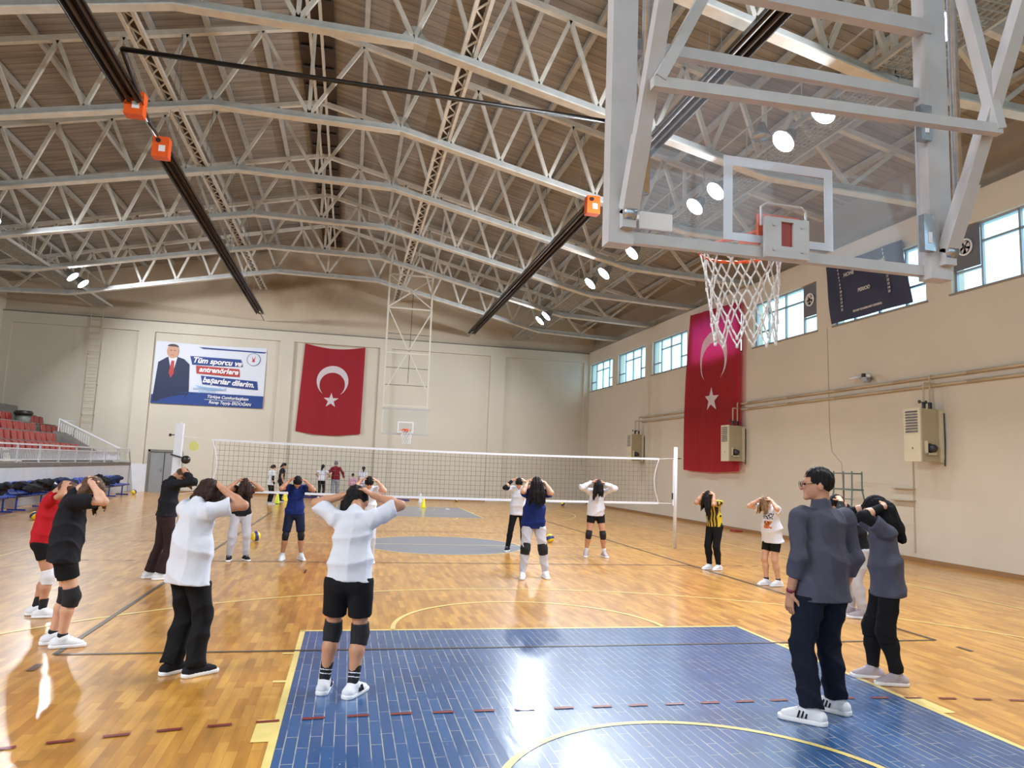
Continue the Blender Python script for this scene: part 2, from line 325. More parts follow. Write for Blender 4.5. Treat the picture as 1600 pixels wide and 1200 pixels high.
while k < 6.5:
    for sg in (-1, 1):
        (xx, yy), (dx, dy) = handball(k+.075)
        Rm.add([(sg*(xx+dx*a-dy*b), yy+dy*a+dx*b, z) for a, b in ((-.075, -.02), (.075, -.02), (.075, .02), (-.075, .02))], [(0, 1, 2, 3)])
    k += .3
fdecal(Rm, 'painted_dashes', M_red, 'dark red dashed arc')
lg = MB().add([(4.9, -6.55, .004), (5.75, -7.1, .004), (5.05, -7.05, .004), (4.75, -6.85, .004)], [(0, 1, 2, 3)]); fdecal(lg, 'painted_mark', mat('faded_red_paint', S(186, 120, 92), .35, coat=.5))

# walls
lw_ = MB().box((LX-.3, NY, 0), (LX, FY+.6, 12)).build('wall_left', M_wall); struct(lw_, 'beige wall behind the spectator stand')
nw = MB(); NW_ADDED = [(-15+4.2*i, -15+4.2*i+3.2) for i in range(6)]  # near wall openings are added out of view to let daylight in
nw.box((LX-.3, NY-.3, 0), (RX+.8, NY, 4.0)).box((LX-.3, NY-.3, 7.4), (RX+.8, NY, 13)); _e = [LX-.3]+[q for ab in NW_ADDED for q in ab]+[RX+.8]
for i in range(0, len(_e), 2): nw.box((_e[i], NY-.3, 4.0), (_e[i+1], NY, 7.4))
nw = nw.build('wall_near', M_wall); struct(nw, 'beige wall at the near end of the hall')
fw = MB().box((LX, FY+.12, 0), (RX, FY+.3, 7.95)).build('wall_far', M_wallfar); struct(fw, 'beige far end wall with shallow pilasters')
gb = MB().prism([(RX+.3, FY+.2, 7.95), (RX+.3, FY+.2, 9.6), (-3.6, FY+.2, 13.0), (LX-.2, FY+.2, 9.6), (LX-.2, FY+.2, 7.95)], (0, .2, 0)).build('wall_far_gable', M_gable); struct(gb, 'stained beige gable above the far wall beam')
for i, (a, b) in enumerate([(-17.8, -17.4), (-12.1, -11.4), (-5.75, -5.1), (-.95, -.35), (4.7, 5.5), (9.8, 10.3)]):
    struct(MB().box((a, FY, 0), (b, FY+.15, 7.45)).build('trim_%d' % (i+1), M_wallfar), 'pilaster %s from the left on the far wall' % ORD[i])
struct(MB().box((LX, FY, 7.45), (RX, FY+.15, 7.93)).build('trim_7', M_wallfar), 'horizontal beam along the top of the far wall')
struct(MB().box((LX, FY-.03, 7.93), (RX, FY+.2, 7.98)).build('trim_8', M_concrete), 'thin dark ledge line on the far wall')
# right wall with window openings
WIN = [(-10.25, -7.1)]+[(-6.4+3.85*i, -3.25+3.85*i) for i in range(7)]
WZ0, WZ1 = 5.9, 7.32
rw = MB(); us = [NY]+[q for ab in WIN for q in ab]+[FY+.12]
def rbox(mb, n0, u0, z0, n1, u1, z1):
    vs = []
    for zz in (z0, z1):
        for (nn, uu) in ((n0, u0), (n0, u1), (n1, u1), (n1, u0)): vs.append(RW(nn, uu, zz))
    return mb.add(vs, [(0, 1, 2, 3), (7, 6, 5, 4), (0, 4, 5, 1), (1, 5, 6, 2), (2, 6, 7, 3), (3, 7, 4, 0)])
rbox(rw, 0, NY, 0, -.35, FY+.12, WZ0); rbox(rw, 0, NY, WZ1, -.35, FY+.12, 8.0)
for i in range(0, len(us), 2): rbox(rw, 0, us[i], WZ0, -.35, us[i+1], WZ1)
rwo = rw.build('wall_right', M_wall); struct(rwo, 'long beige side wall under the high windows')
rw2 = MB(); rbox(rw2, -.3, NY, 8.0, -.6, FY+.2, 9.4); struct(rw2.build('wall_right_upper', M_upper), 'set-back wall above the windows, its shade put into the colour')
bb = MB(); rbox(bb, .02, NY, 0, 0, FY, .1); struct(bb.build('baseboard_right', mat('brown_skirting', S(150, 112, 74), .5)), 'low brown skirting board along the right wall')
struct(MB().box((-9.7, FY-.02, 0), (4.7, FY+.0, .1)).build('baseboard_far', mat('brown_skirting', S(150, 112, 74), .5)), 'low brown skirting board along the far wall')
# ceiling (roof deck)
ZR = 12.62; SL = .232
def zroof(x): return ZR - SL*abs(x+3.6)
cl = MB()
for sg, xe in ((-1, LX-.3), (1, RX+.9)):
    a, b = (-3.6, NY-.3), (xe, FY+.4)
    cl.add([(a[0], a[1], zroof(a[0])), (b[0], a[1], zroof(b[0])), (b[0], b[1], zroof(b[0])), (a[0], b[1], zroof(a[0])),
            (a[0], a[1], zroof(a[0])+.12), (b[0], a[1], zroof(b[0])+.12), (b[0], b[1], zroof(b[0])+.12), (a[0], b[1], zroof(a[0])+.12)],
           [(0,3,2,1),(4,5,6,7),(0,1,5,4),(1,2,6,5),(2,3,7,6),(3,0,4,7)])
cl = cl.build('ceiling', M_deck); struct(cl, 'sloping taupe profiled roof deck')
rv = thing('ridge_vent', 'dark brown strip running along the roof ridge', 'roof vent', (-3.6, 0, 12.3))
MB().box((-4.05, NY, 12.40), (-3.15, FY, 12.44)).build('dark_board', M_brown, rv)
for xx in (-3.74, -3.46): MB().box((xx-.035, NY, 12.30), (xx+.035, FY, 12.40)).build('rail', M_steel, rv)
for i in range(32): MB().box((-4.0, -12+i, 12.34), (-3.2, -11.9+i, 12.40)).build('cross_batten', M_black, rv)

# windows
def window(i, u0, u1, fan, flip=False):
    fr = MB(); t = .05; n0, n1 = -.10, -.16
    def v(u, a=WZ0, b=WZ1): rbox(fr, n0, u-t/2, a, n1, u+t/2, b)
    def h(zz, a, b): rbox(fr, n0, a, zz-t/2, n1, b, zz+t/2)
    v(u0+t/2); v(u1-t/2); h(WZ0+t/2, u0, u1); h(WZ1-t/2, u0, u1)
    L = u1-u0; c = [u1-L*f for f in (.22, .50, .78)]   # far side first
    for q in c: v(q)
    h(WZ0+.46, c[0], u1); h(WZ1-.42, c[2], c[0]); h(WZ0+.46, u0, c[2])
    o = fr.build('window_%d' % i, M_alum); struct(o, 'high aluminium window number %d along the right wall' % i)
    g = MB(); rbox(g, -.125, u0+.02, WZ0+.02, -.135, u1-.02, WZ1-.02); g.build('window_glass', M_glass, o)
    sl = MB(); rbox(sl, .03, u0-.05, WZ0-.04, -.1, u1+.05, WZ0); sl.build('window_sill', mat('sill_paint', S(140, 130, 120), .5), o)
    if fan:
        a, b = (c[0]+.03, u1-.03) if fan > 0 else (u0+.03, c[2]-.03)
        P = MB(); rbox(P, -.06, a, WZ0+.5, -.10, b, WZ1-.03); P.build('fan_panel', M_fanp, o)
        cc = ((a+b)/2, (WZ0+.5+WZ1)/2); x, y, _ = RW(-.05, cc[0], 0)
        MB().lathe((x, y, cc[1]), [(.19, 0), (.19, -.03), (.15, -.03), (.15, 0)], 20, 0).build('fan_ring', M_txtw, o, True)
        bl = MB()
        for k in range(5):
            t0 = k*2*math.pi/5; bl.add([(x-.02, y, cc[1]), (x-.035, y+.14*math.cos(t0), cc[1]+.14*math.sin(t0)), (x-.015, y+.13*math.cos(t0+.7), cc[1]+.13*math.sin(t0+.7))], [(0, 1, 2)])
        bl.build('fan_blades', M_txtc, o); MB().lathe((x-.03, y, cc[1]), [(.04, -.02), (.04, .03)], 10, 0).build('fan_motor', M_dkgrey, o)
for i, (a, b) in enumerate(WIN):
    window(i+1, a, b, {1: 1, 3: -1}.get(i, 0))
    L = bpy.data.lights.new('portal', 'AREA'); L.shape = 'RECTANGLE'; L.size = 1.4; L.size_y = 3.1; L.cycles.is_portal = True
    o = bpy.data.objects.new('window_daylight_portal', L); C.objects.link(o); x, y, zz = RW(-.3, (a+b)/2, (WZ0+WZ1)/2); o.location = (x, y, zz); o.rotation_euler = (0, math.radians(90), 0)

for i, (a, b) in enumerate(NW_ADDED):  # windows added behind the camera to light the near end
    fr = MB()
    for q in (a+.03, (a+b)/2, b-.03): fr.box((q-.03, NY-.2, 4.0), (q+.03, NY-.14, 7.4))
    for q in (4.03, 5.7, 7.37): fr.box((a, NY-.2, q-.03), (b, NY-.14, q+.03))
    o = fr.build('window_%d' % (i+9), M_alum); struct(o, 'added unseen tall window number %d in the near end wall' % (i+1))
    MB().box((a, NY-.175, 4.0), (b, NY-.165, 7.4)).build('window_glass', M_glass, o)
    L = bpy.data.lights.new('portal', 'AREA'); L.shape = 'RECTANGLE'; L.size = 3.1; L.size_y = 3.3; L.cycles.is_portal = True
    o = bpy.data.objects.new('window_daylight_portal', L); C.objects.link(o); o.location = ((a+b)/2, NY-.28, 5.7); o.rotation_euler = (math.radians(-90), 0, math.radians(180))
# doors on far wall
d = MB().box((-11.1, FY+.05, 0), (-9.85, FY+.13, 1.85)).build('door_1', M_grey); struct(d, 'grey metal double door in the far wall')
f2 = MB(); f2.box((-11.2, FY-.0, 0), (-11.1, FY+.14, 1.95)); f2.box((-9.85, FY, 0), (-9.75, FY+.14, 1.95)); f2.box((-11.2, FY, 1.85), (-9.75, FY+.14, 1.95)); f2.build('door_frame', M_concrete, d)
MB().box((-10.5, FY+.035, .02), (-10.47, FY+.05, 1.83)).build('door_gap', M_dkgrey, d)
MB().box((-10.62, FY+.0, .95), (-10.58, FY+.05, 1.1)).build('door_handle', M_galv, d)
struct(MB().box((-11.9, FY-.02, 0), (-11.2, FY, 1.27)).build('trim_9', M_white), 'white painted lower panel beside the grey door')

# ================================================================== ROOF TRUSSES
TY = [16.5, 12.7, 8.85, 5.0, 1.15, -2.7, -6.55, -10.4, -14.3]
TL = ['roof truss nearest the far wall', 'second roof truss from the far wall', 'third roof truss from the far wall', 'fourth roof truss from the far wall', 'fifth roof truss from the far wall, behind the left orange heater box',
      'sixth roof truss from the far wall, crossing the upper left of the view', 'seventh roof truss from the far wall, crossing above the near hoop', 'eighth roof truss from the far wall, over the near key', 'ninth roof truss from the far wall, behind the camera']
bot = {-17.8: 8.15, -13.9: 8.3, -5.8: 10.02, -1.4: 10.02, 6.3: 8.3, 10.6: 8.15}
bx = sorted(bot)
def zbot(x):
    for a, b in zip(bx[:-1], bx[1:]):
        if a <= x <= b: return bot[a]+(bot[b]-bot[a])*(x-a)/(b-a)
def ztop(x): return 12.36 - SL*abs(x+3.6)
def truss(y, label):
    t = thing('roof_truss', label, 'roof truss', (-3.6, y, 10.02), 0, 'cream steel roof trusses')
    xs = [-17.75, -3.6, 10.55]
    m = MB()
    for a, b in zip(xs[:-1], xs[1:]): m.bar((a, y, ztop(a)), (b, y, ztop(b)), .13, .13)
    m.build('top_chord', M_steel, t)
    m = MB(); m2 = MB()
    for a, b in zip(bx[:-1], bx[1:]):
        m.bar((a, y, bot[a]), (b, y, bot[b]), .13, .17); m2.bar((a, y-.02, bot[a]-.09), (b, y-.02, bot[b]-.09), .22, .035)
    m.build('bottom_chord', M_steel2, t); m2.build('bottom_flange', M_steel, t)
    nr = [-1.4+1.283*i for i in range(7)]; nl = [-5.8-1.35*i for i in range(7)]
    W = []
    def dg(xa, xb): W.append(((xa, y, zbot(xa)+.05), (xb, y, ztop(xb)-.05)))
    for ns, sg in ((nr, 1), (nl, -1)):
        st = ns[1]-ns[0]
        for i, q in enumerate(ns):
            tp = q+st/2
            if i < 6: dg(q, tp); dg(ns[i+1], tp)
        dg(ns[-1], ns[-1]+sg*.7)
        e = ns[-1]+sg*2.1; dg(e, ns[-1]+sg*.7); dg(e, e+sg*1.2); dg(ns[-1], ns[-1])
    dg(-1.4, -2.4); dg(-5.8, -4.8); dg(-3.6, -2.4); dg(-3.6, -4.8); dg(-3.6, -3.6)
    for a, b in W: MB().bar(a, b, .085, .085).build('diagonal_brace', M_steel, t)
    for q, hh in [(x, .22) for x in (-5.8, -1.4, 6.3, -13.9)]+[(x, .12) for x in nr[1:-1]+nl[1:-1]]:
        zq = zbot(q)
        MB().prism([(q-hh*1.3, y-.008, zq+.04), (q+hh*1.3, y-.008, zq+.04), (q+hh*.3, y-.008, zq+hh*1.5), (q-hh*.3, y-.008, zq+hh*1.5)], (0, .016, 0)).build('gusset_plate', M_steel2, t)
for y, lab in zip(TY, TL): truss(y, lab)
# purlins
PX = [-3.6+sg*(1.2*k+.05) for sg in (-1, 1) for k in range(1, 12)]
for i, xx in enumerate(PX):
    sg = 'left' if xx < -3.6 else 'right'; k = i % 11
    o = MB().bar((xx, NY, ztop(xx)+.13), (xx, FY, ztop(xx)+.13), .11, .13, (0, 0, 1)).build('roof_purlin', M_steel2)
    tag(o, 'long steel roof purlin, %s to the %s of the dark ridge strip' % (ORD[k], sg), 'roof beam', 'purlins under the roof deck')
# longitudinal lattice beams
for xx, sd in ((-6.72, 'left'), (-.3, 'right')):
    t = thing('lattice_beam', 'cream perforated lattice beam running the length of the hall, %s of the ridge' % sd, 'roof beam', (xx, 0, 9.9), 0, 'long lattice beams over the trusses')
    zb = zbot(xx)+.13
    for dx in (-.13, .13): MB().bar((xx+dx, NY, zb), (xx+dx, FY, zb), .07, .09).build('rail', M_steel, t)
    m = MB(); yy = -12.
    while yy < FY-.6:
        m.bar((xx-.1, yy, zb), (xx+.1, yy+.3, zb), .03, .03); m.bar((xx+.1, yy+.3, zb), (xx-.1, yy+.6, zb), .03, .03); yy += .6
    m.build('zigzag_bar', M_steel, t)
    MB().bar((xx, NY, zb+.04), (xx, FY, zb+.04), .12, .01).build('cable_tray', M_brown, t)
# catwalks
for xx, sd in ((6.2, 'right'), (-13.7, 'left')):
    t = thing('catwalk', 'mesh floored catwalk under the %s roof slope' % sd, 'catwalk', (xx, 0, 8.4), 0, 'lighting catwalks')
    for dx in (-.42, .42): MB().bar((xx+dx, NY+.2, 8.45), (xx+dx, FY-.2, 8.45), .05, .10).build('side_beam', M_steel2, t)
    m = MB()
    for k in range(8): q = xx-.38+k*.108; m.bar((q, -13, 8.44), (q, FY-.2, 8.44), .010, .03)
    yy = -13.
    while yy < FY-.3: m.bar((xx-.4, yy, 8.44), (xx+.4, yy, 8.44), .010, .03, (0, 0, 1)); yy += .16
    m.build('mesh_deck', M_steel2, t)
    for dx in (-.42, .42): MB().tube((xx+dx, -13, 9.2), (xx+dx, FY-.3, 9.2), .02, 6).build('handrail', M_steel2, t)
    yy = -12.5
    while yy < FY-.3:
        for dx in (-.42, .42): MB().tube((xx+dx, yy, 8.45), (xx+dx, yy, 9.2), .015, 5).build('handrail_post', M_steel2, t)
        yy += 1.93
# ---- floodlights (seen lamps of the hall, plus added unseen ones for fill)
def floodlight(x, y, z, label, sg):
    t = thing('floodlight', label, 'floodlight', (x, y, z), 0, 'round floodlights on the catwalks'); t.rotation_euler = (0, math.radians(44)*sg, 0); Ri = t.rotation_euler.to_matrix().inverted()
    MB().lathe((0, 0, 0), [(.06, .30), (.11, .24), (.14, .12), (.25, .0), (.255, -.02), (.23, -.02)], 18).build('housing', M_galv, t, True, fix=False)
    MB().lathe((0, 0, 0), [(.225, -.015), (.225, -.03), (.05, -.045)], 18).build('lens', M_lens, t, True, fix=False)
    MB().bar((0, 0, .25), tuple(Ri @ Vector((.25 if sg > 0 else -.46, 0, .34 if sg > 0 else .09))), .03, .03).build('bracket', M_steel2, t, fix=False)
    L = bpy.data.lights.new('flood', 'AREA'); L.shape = 'DISK'; L.size = .44; L.energy = FLOOD_W*(1.35 if y > 12.5 else (.65 if y > 4 else (1.3 if y < -6 else 1.0))); L.color = (.90, .94, 1.0)
    o = bpy.data.objects.new('lamp', L); C.objects.link(o); o.parent = t; o.location = (0, 0, -.06)
yr = [-11.2, -7.66, -4.95, -3.68, -.89, .19, 4.41, 6.96, 8.42, 14.5, 15.6]  # the nearest entry is an added lamp, out of view
for i, y in enumerate(yr):
    floodlight(5.55, -16.13+(y+16.13)*.93, 8.12, 'bright floodlight under the right catwalk, %s from the far end, added where out of view' % ORD[len(yr)-1-i], 1)
yl = [-18.5, -16.5, -14.5, -12.5, 8.24, 14.8, 15.95]  # negative entries are unseen lamps, added to light the near hall
for i, y in enumerate(yl):
    floodlight(-12.88, -16.13+(y+16.13)*.965, 8.36, 'bright floodlight under the left catwalk, %s from the far end, added where out of view' % ORD[len(yl)-1-i], -1)
g_ = thing('floodlight', 'unlit floodlight hanging beside the lit pair behind the backboard', 'floodlight', (5.45, -3.95, 8.45), 0, 'round floodlights on the catwalks')
MB().lathe((5.45, -3.95, 8.45), [(.06, .3), (.1, .2), (.2, 0), (.18, -.02)], 16).build('housing', M_galv, g_, True)

# ---- radiant heater tubes with orange burners
def heater(x, y0, y1, box_y, label, ln=''):
    z0 = 8.45; t = thing('tube_heater', label, 'heater', (x, (y0+y1)/2, z0), 0, 'long black radiant tube heaters')
    m = MB(); m.prism([(x-.2, y0, z0-.06), (x-.1, y0, z0+.13), (x+.1, y0, z0+.13), (x+.2, y0, z0-.06), (x+.18, y0, z0-.06), (x+.09, y0, z0+.11), (x-.09, y0, z0+.11), (x-.18, y0, z0-.06)], (0, y1-y0, 0)).build('reflector_hood', M_black, t)
    for dx in (-.08, .08): MB().tube((x+dx, y0, z0), (x+dx, y1, z0), .04, 8).build('heat_tube', M_brown, t, True)
    sg = 1 if box_y > (y0+y1)/2 else -1
    b = MB().box((x-.17, box_y-.12, z0-.24), (x+.17, box_y+.12, z0+.22)).build('burner_box', M_orange, t)
    MB().box((x-.03, box_y-.128, z0-.12), (x+.10, box_y-.12, z0+.02)).build('rating_plate', M_txtw, b); MB().lathe((x-.05, box_y-.12, z0+.12), [(.05, -.03), (.05, 0)], 12, 1).build('inlet', M_black, b)
    m = MB(); yy = y0+.6
    while yy < y1-.3: MB().tube((x-.15, yy, z0+.1), (x, yy, zroof(x)-.2), .006, 4).tube((x+.15, yy, z0+.1), (x, yy, zroof(x)-.2), .006, 4).build('hanger_wire', M_galv, t); yy += 3.85
    return t
heater(-6.58, -14, -1.8, -1.64, 'black tube heater upper left, coming toward the camera from its orange burner')
heater(-6.58, .5, 18.6, .34, 'black tube heater on the left running from its orange burner to the far wall')
heater(3.5, .8, 19.4, .62, 'black tube heater on the right running from its orange burner to the far wall')
heater(3.5, -14, -1.8, -1.64, 'black tube heater seen through the near backboard')
pp = MB().path([(-6.34, -3.4, 8.6), (2.5, -3.36, 8.62), (3.3, -3.3, 8.62)], .045, 8).path([(-6.34, -3.4, 8.6), (-6.45, -1.9, 8.5), (-6.55, -.9, 8.5), (-6.55, -.2, 8.5)], .04, 8).build('air_duct', M_black, None, True)
tag(pp, 'thin black duct crossing the roof between the two heater lines', 'pipe')
for x_, lab in ((-6.6, 'left'), (3.5, 'right')):
    o = MB().tube((x_, 18.6, 8.45), (x_, FY+.05, 8.4), .03, 8).build('flue_pipe', M_galv, None, True); tag(o, 'short thin flue pipe from the %s heater into the far gable' % lab, 'pipe')

# ================================================================== BASKETBALL HOOPS
def hoop_net(mb, c, r, length, r2, loops=12, levels=5, sk=(0, 0), rad=.004):
    pts = {}
    for l in range(levels+1):
        f = l/levels; rr = r+(r2-r)*(f**.7)
        for k in range(loops):
            a = 2*math.pi*(k+(.5 if l % 2 else 0))/loops
            pts[l, k] = np.array([c[0]+rr*math.cos(a)+sk[0]*f, c[1]+rr*math.sin(a)+sk[1]*f, c[2]-length*f+.008*math.sin(a*3+l)])
    for l in range(levels):
        for k in range(loops):
            a = pts[l, k]; bs = [pts[l+1, k], pts[l+1, (k-1) % loops if l % 2 == 0 else (k+1) % loops]]
            for b in bs:
                mid = (a+b)/2 + np.array([0, 0, -.012]); mb.tube(a, mid, rad, 5); mb.tube(mid, b, rad, 5)
            mb.tube(pts[l+1, k]+[0, 0, .012], pts[l+1, k]-[0, 0, .012], rad*1.8, 5)
def hoop_core(t, y, s, n=28, rad=.0052):     # s=+1: court lies toward +y
    yb = y
    m = MB().box((-.86, yb-.006, 2.94), (.86, yb+.006, 3.92)); g = m.build('backboard_glass', M_board if s > 0 else M_board2, t)
    f = MB(); q = yb+s*.009
    for a, b in (((-.95, 2.885), (.95, 2.94)), ((-.95, 3.90), (.95, 3.96))): MB().box((a[0], yb-.022, a[1]), (b[0], yb+.022, b[1])).build('frame_rail', M_hoop, t)
    tg = MB()
    for a, b in (((-.32, 2.97), (-.27, 3.42)), ((.27, 2.97), (.32, 3.42)), ((-.27, 3.37), (.27, 3.42)), ((-.27, 2.97), (.27, 3.01))): tg.box((a[0], q-.002, a[1]), (b[0], q+.002, b[1]))
    tg.build('target_square', M_txtw, g)
    yc = yb+s*.39; ring = MB(); N = 28
    ring.path([(.228*math.cos(2*math.pi*i/N), yc+.228*math.sin(2*math.pi*i/N), 3.05) for i in range(N+1)], .010, 8); ri = ring.build('rim', M_rim, t, True)
    br = MB(); br.box((-.12, yb+s*.01, 2.98), (.12, yb+s*.03, 3.13)); br.prism([(-.11, yb+s*.03, 3.04), (.11, yb+s*.03, 3.04), (.16, yb+s*.2, 3.04), (-.16, yb+s*.2, 3.04)], (0, 0, .012)); br.bar((-.1, yb+s*.03, 2.99), (-.12, yb+s*.19, 3.04), .012, .04); br.bar((.1, yb+s*.03, 2.99), (.12, yb+s*.19, 3.04), .012, .04)
    br.build('rim_bracket', M_rim, ri)
    nm = MB(); hoop_net(nm, (0, yc, 3.045), .225, .52, .17, sk=(.03, 0), rad=rad); nt = nm.build('net', M_rope, ri, True)
# near hoop
t = thing('basketball_hoop', 'large glass backboard and orange hoop hanging close overhead, seen from behind', 'basketball hoop', (0, -12.9, 3.0), 0, 'suspended basketball hoops')
hoop_core(t, -12.9, 1)
MB().box((-.97, -12.97, 2.86), (-.84, -12.88, 9.5)).build('left_post', M_hoop, t)
MB().box((.86, -12.97, 2.86), (1.0, -12.88, 9.5)).build('right_post', M_hoop, t)
for xx in (-.79, 1.045): MB().tube((xx, -12.97, 3.12), (xx, -12.97, 9.5), .026, 12).build('galvanised_pipe', M_galv, t, True)
for zz in (4.30, 6.2, 8.0): MB().bar((-.9, -12.95, zz), (.9, -12.95, zz), .06, .08).build('cross_tube', M_hoop, t)
MB().bar((-.9, -13.3, 3.5), (.98, -13.3, 3.55), .045, .05).build('brace_cross_tube', M_hoop, t)
for sx_ in (-.88, .95):
    MB().bar((sx_, -12.99, 3.0), (sx_, -13.49, 4.13), .06, .07, (1, 0, 0)).bar((sx_, -13.49, 4.13), (sx_, -15.2, 7.9), .06, .07, (1, 0, 0)).build('diagonal_arm', M_hoop, t)
    MB().bar((sx_, -12.995, 3.02), (sx_, -13.14, 3.33), .07, .08, (1, 0, 0)).build('arm_sleeve', M_hoop, t)
    MB().lathe((sx_-.05, -13.0, 3.0), [(.035, .02), (.035, .08)], 16, 0).build('pivot_wheel', M_galv, t, True)
    MB().box((sx_-.035, -13.01, 2.93), (sx_+.035, -12.96, 3.02)).build('pivot_bracket', M_hoop, t)
MB().bar((-.87, -13.3, 3.52), (.15, -13.3, 5.6), .05, .06, (0, 1, 0)).build('x_brace', M_hoop, t)
MB().bar((.97, -13.3, 3.55), (.45, -13.3, 5.6), .05, .06, (0, 1, 0)).build('x_brace', M_hoop, t)
MB().bar((-.9, -12.96, 4.35), (.1, -12.96, 6.2), .04, .05, (0, 1, 0)).build('x_brace', M_hoop, t)
for zz in (3.0, 3.62):
    MB().box((.80, -12.995, zz), (.87, -12.955, zz+.2)).build('glass_clamp', M_galv, t); MB().box((.825, -13.0, zz+.04), (.845, -12.994, zz+.1)).build('clamp_slot', M_txtw, t)
pl = MB(); pl.box((-.125, -12.965, 2.88), (-.035, -12.94, 3.09)); pl.box((.035, -12.965, 2.88), (.125, -12.94, 3.09)); pl.box((-.035, -12.965, 2.88), (.035, -12.94, 2.94)); pl.box((-.035, -12.965, 3.07), (.035, -12.94, 3.09)); ho = pl.build('mounting_plate', M_hoop, t)
MB().box((-.035, -12.95, 2.94), (.035, -12.93, 3.07)).build('red_insert', mat('dark_red_paint', S(150, 48, 34), .4), t)
for a in (-.08, .08):
    for b in (2.92, 3.05): MB().lathe((a, -12.965, b), [(.009, -.010), (.009, 0)], 8, 1).build('bolt', M_hoop, ho)
MB().path([(-.13, -12.93, 3.05), (-.13, -12.93, 3.15), (-.1, -12.93, 3.17), (.1, -12.93, 3.17), (.13, -12.93, 3.15), (.13, -12.93, 3.05)], .007, 6).build('wire_guard', M_hoop, t)
MB().box((-.80, -12.95, 2.955), (-.63, -12.935, 3.04)).build('maker_sticker', M_txtw, t)
# far hoop
t = thing('basketball_hoop', 'small distant basketball hoop on a tall white lattice frame hung from the roof', 'basketball hoop', (0, 12.9, 3.0), 0, 'suspended basketball hoops')
hoop_core(t, 12.9, -1, rad=.008)
M_fh = mat('white_hoop_frame', S(212, 208, 196), .4)
yy = 12.96
for xx in (-.93, .83): MB().bar((xx, yy, 2.95), (xx-.03, yy, 9.5), .06, .06, (0, 1, 0)).build('frame_post', M_fh, t)
for zz in (4.05, 8.05, 9.45, 6.2): MB().bar((-.93, yy, zz), (.83, yy, zz), .04, .06).build('cross_tube', M_fh, t)
for a, b in (((-.93, 8.0), (.83, 4.6)), ((.83, 8.0), (-.93, 4.6)), ((-.93, 9.4), (.83, 8.1)), ((.83, 9.4), (-.93, 8.1))): MB().bar((a[0], yy, a[1]), (b[0], yy, b[1]), .045, .045, (0, 1, 0)).build('x_brace', M_fh, t)
for xx in (-.95, .85):
    MB().bar((xx, yy, 9.45), (xx+.05, yy-2.4, 11.3), .07, .07).build('hanging_arm', M_steel2, t); MB().bar((xx, yy+.3, 5.0), (xx, yy+.9, 10.6), .05, .05).build('rear_arm', M_fh, t)
for zz in (7.0, 5.6, 4.9): MB().bar((-.93, yy+.1, zz), (.83, yy+.1, zz), .02, .02).build('thin_stay', M_dkgrey, t)
MB().bar((0, yy+.1, 5.0), (.05, yy+.4, 9), .02, .02).build('thin_stay', M_dkgrey, t)

# ================================================================== VOLLEYBALL NET
pl = thing('volleyball_post', 'white padded volleyball post at the left end of the net', 'net post', (-5.6, 0, 0), 0, 'volleyball posts')
MB().tube((-5.6, 0, 0), (-5.6, 0, 2.42), .05, 12).build('pole', M_white, pl, True)
MB().box((-5.68, -.07, .3), (-5.53, .07, 2.41)).build('pad', M_padw, pl)
MB().lathe((-5.42, -.08, 1.66), [(.03, -.05), (.085, -.04), (.085, .04), (.03, .05)], 14, 1).build('winch_wheel', M_black, pl, True)
MB().bar((-5.72, -.09, 1.76), (-5.42, -.09, 1.68), .03, .03).build('winch_arm', M_black, pl); MB().bar((-5.78, 0, 2.16), (-5.6, 0, 2.17), .02, .02).lathe((-5.78, 0, 2.16), [(.03, -.02), (.03, .02)], 10, 0).build('top_pulley', M_black, pl)
pr = thing('volleyball_post', 'bare white steel volleyball post at the right end of the net', 'net post', (5.58, 0, 0), 0, 'volleyball posts')
MB().tube((5.58, 0, 0), (5.58, 0, 2.4), .045, 12).build('pole', M_white, pr, True); MB().bar((5.5, -.05, 1.0), (5.5, -.05, 2.1), .03, .03).build('tension_rail', M_white, pr)
MB().bar((5.6, 0, 2.13), (5.72, 0, 2.13), .02, .02).build('top_pulley', M_black, pr); MB().tube((5.48, -.06, 1.15), (5.48, -.06, 1.3), .02, 6).build('hook', M_dkgrey, pr)
vn = thing('volleyball_net', 'wide square mesh volleyball net stretched across the hall', 'volleyball net', (0, 0, 1.0))
def nz_(x, f):   # sagging cords
    u = (x+4.95)/10.1; top = 2.10-.05*math.sin(math.pi*u)+.0*u; botm = 1.05-.03*math.sin(math.pi*u); return botm+(top-botm)*f
def edgex(f, sd): return (-4.95+.12*math.sin(math.pi*f)) if sd < 0 else (5.15-.12*math.sin(math.pi*f))
m = MB(); NX = 100
for k in range(NX+1):
    x0 = -4.9+k*(10.0/NX)
    m.path([(x0+.01*math.sin(k), 0, nz_(x0, f)) for f in (0, .5, 1)], .0028, 4)
for j in range(1, 10):
    m.path([(x0, 0, nz_(x0, j/10)+.006*math.sin(x0*3+j)) for x0 in np.linspace(-4.85, 5.05, 40)], .0028, 4)
m.build('net_mesh', M_netdk, vn)
m = MB(); xs = np.linspace(-4.95, 5.15, 30)
for a, b in zip(xs[:-1], xs[1:]): m.bar((a, 0, nz_(a, 1)), (b, 0, nz_(b, 1)), .012, .045)
m.build('top_band', M_padw, vn)
m = MB()
for a, b in zip(xs[:-1], xs[1:]): m.bar((a, 0, nz_(a, 0)), (b, 0, nz_(b, 0)), .012, .05)
m.build('bottom_band', M_padw, vn)
for sd in (-1, 1):
    m = MB(); fs = [i/10 for i in range(11)]
    for a, b in zip(fs[:-1], fs[1:]): m.bar((edgex(a, sd), 0, nz_(edgex(a, sd), a)), (edgex(b, sd), 0, nz_(edgex(b, sd), b)), .014, .05 if sd < 0 else .02, (0, 1, 0))
    m.build('side_band', M_padw, vn)
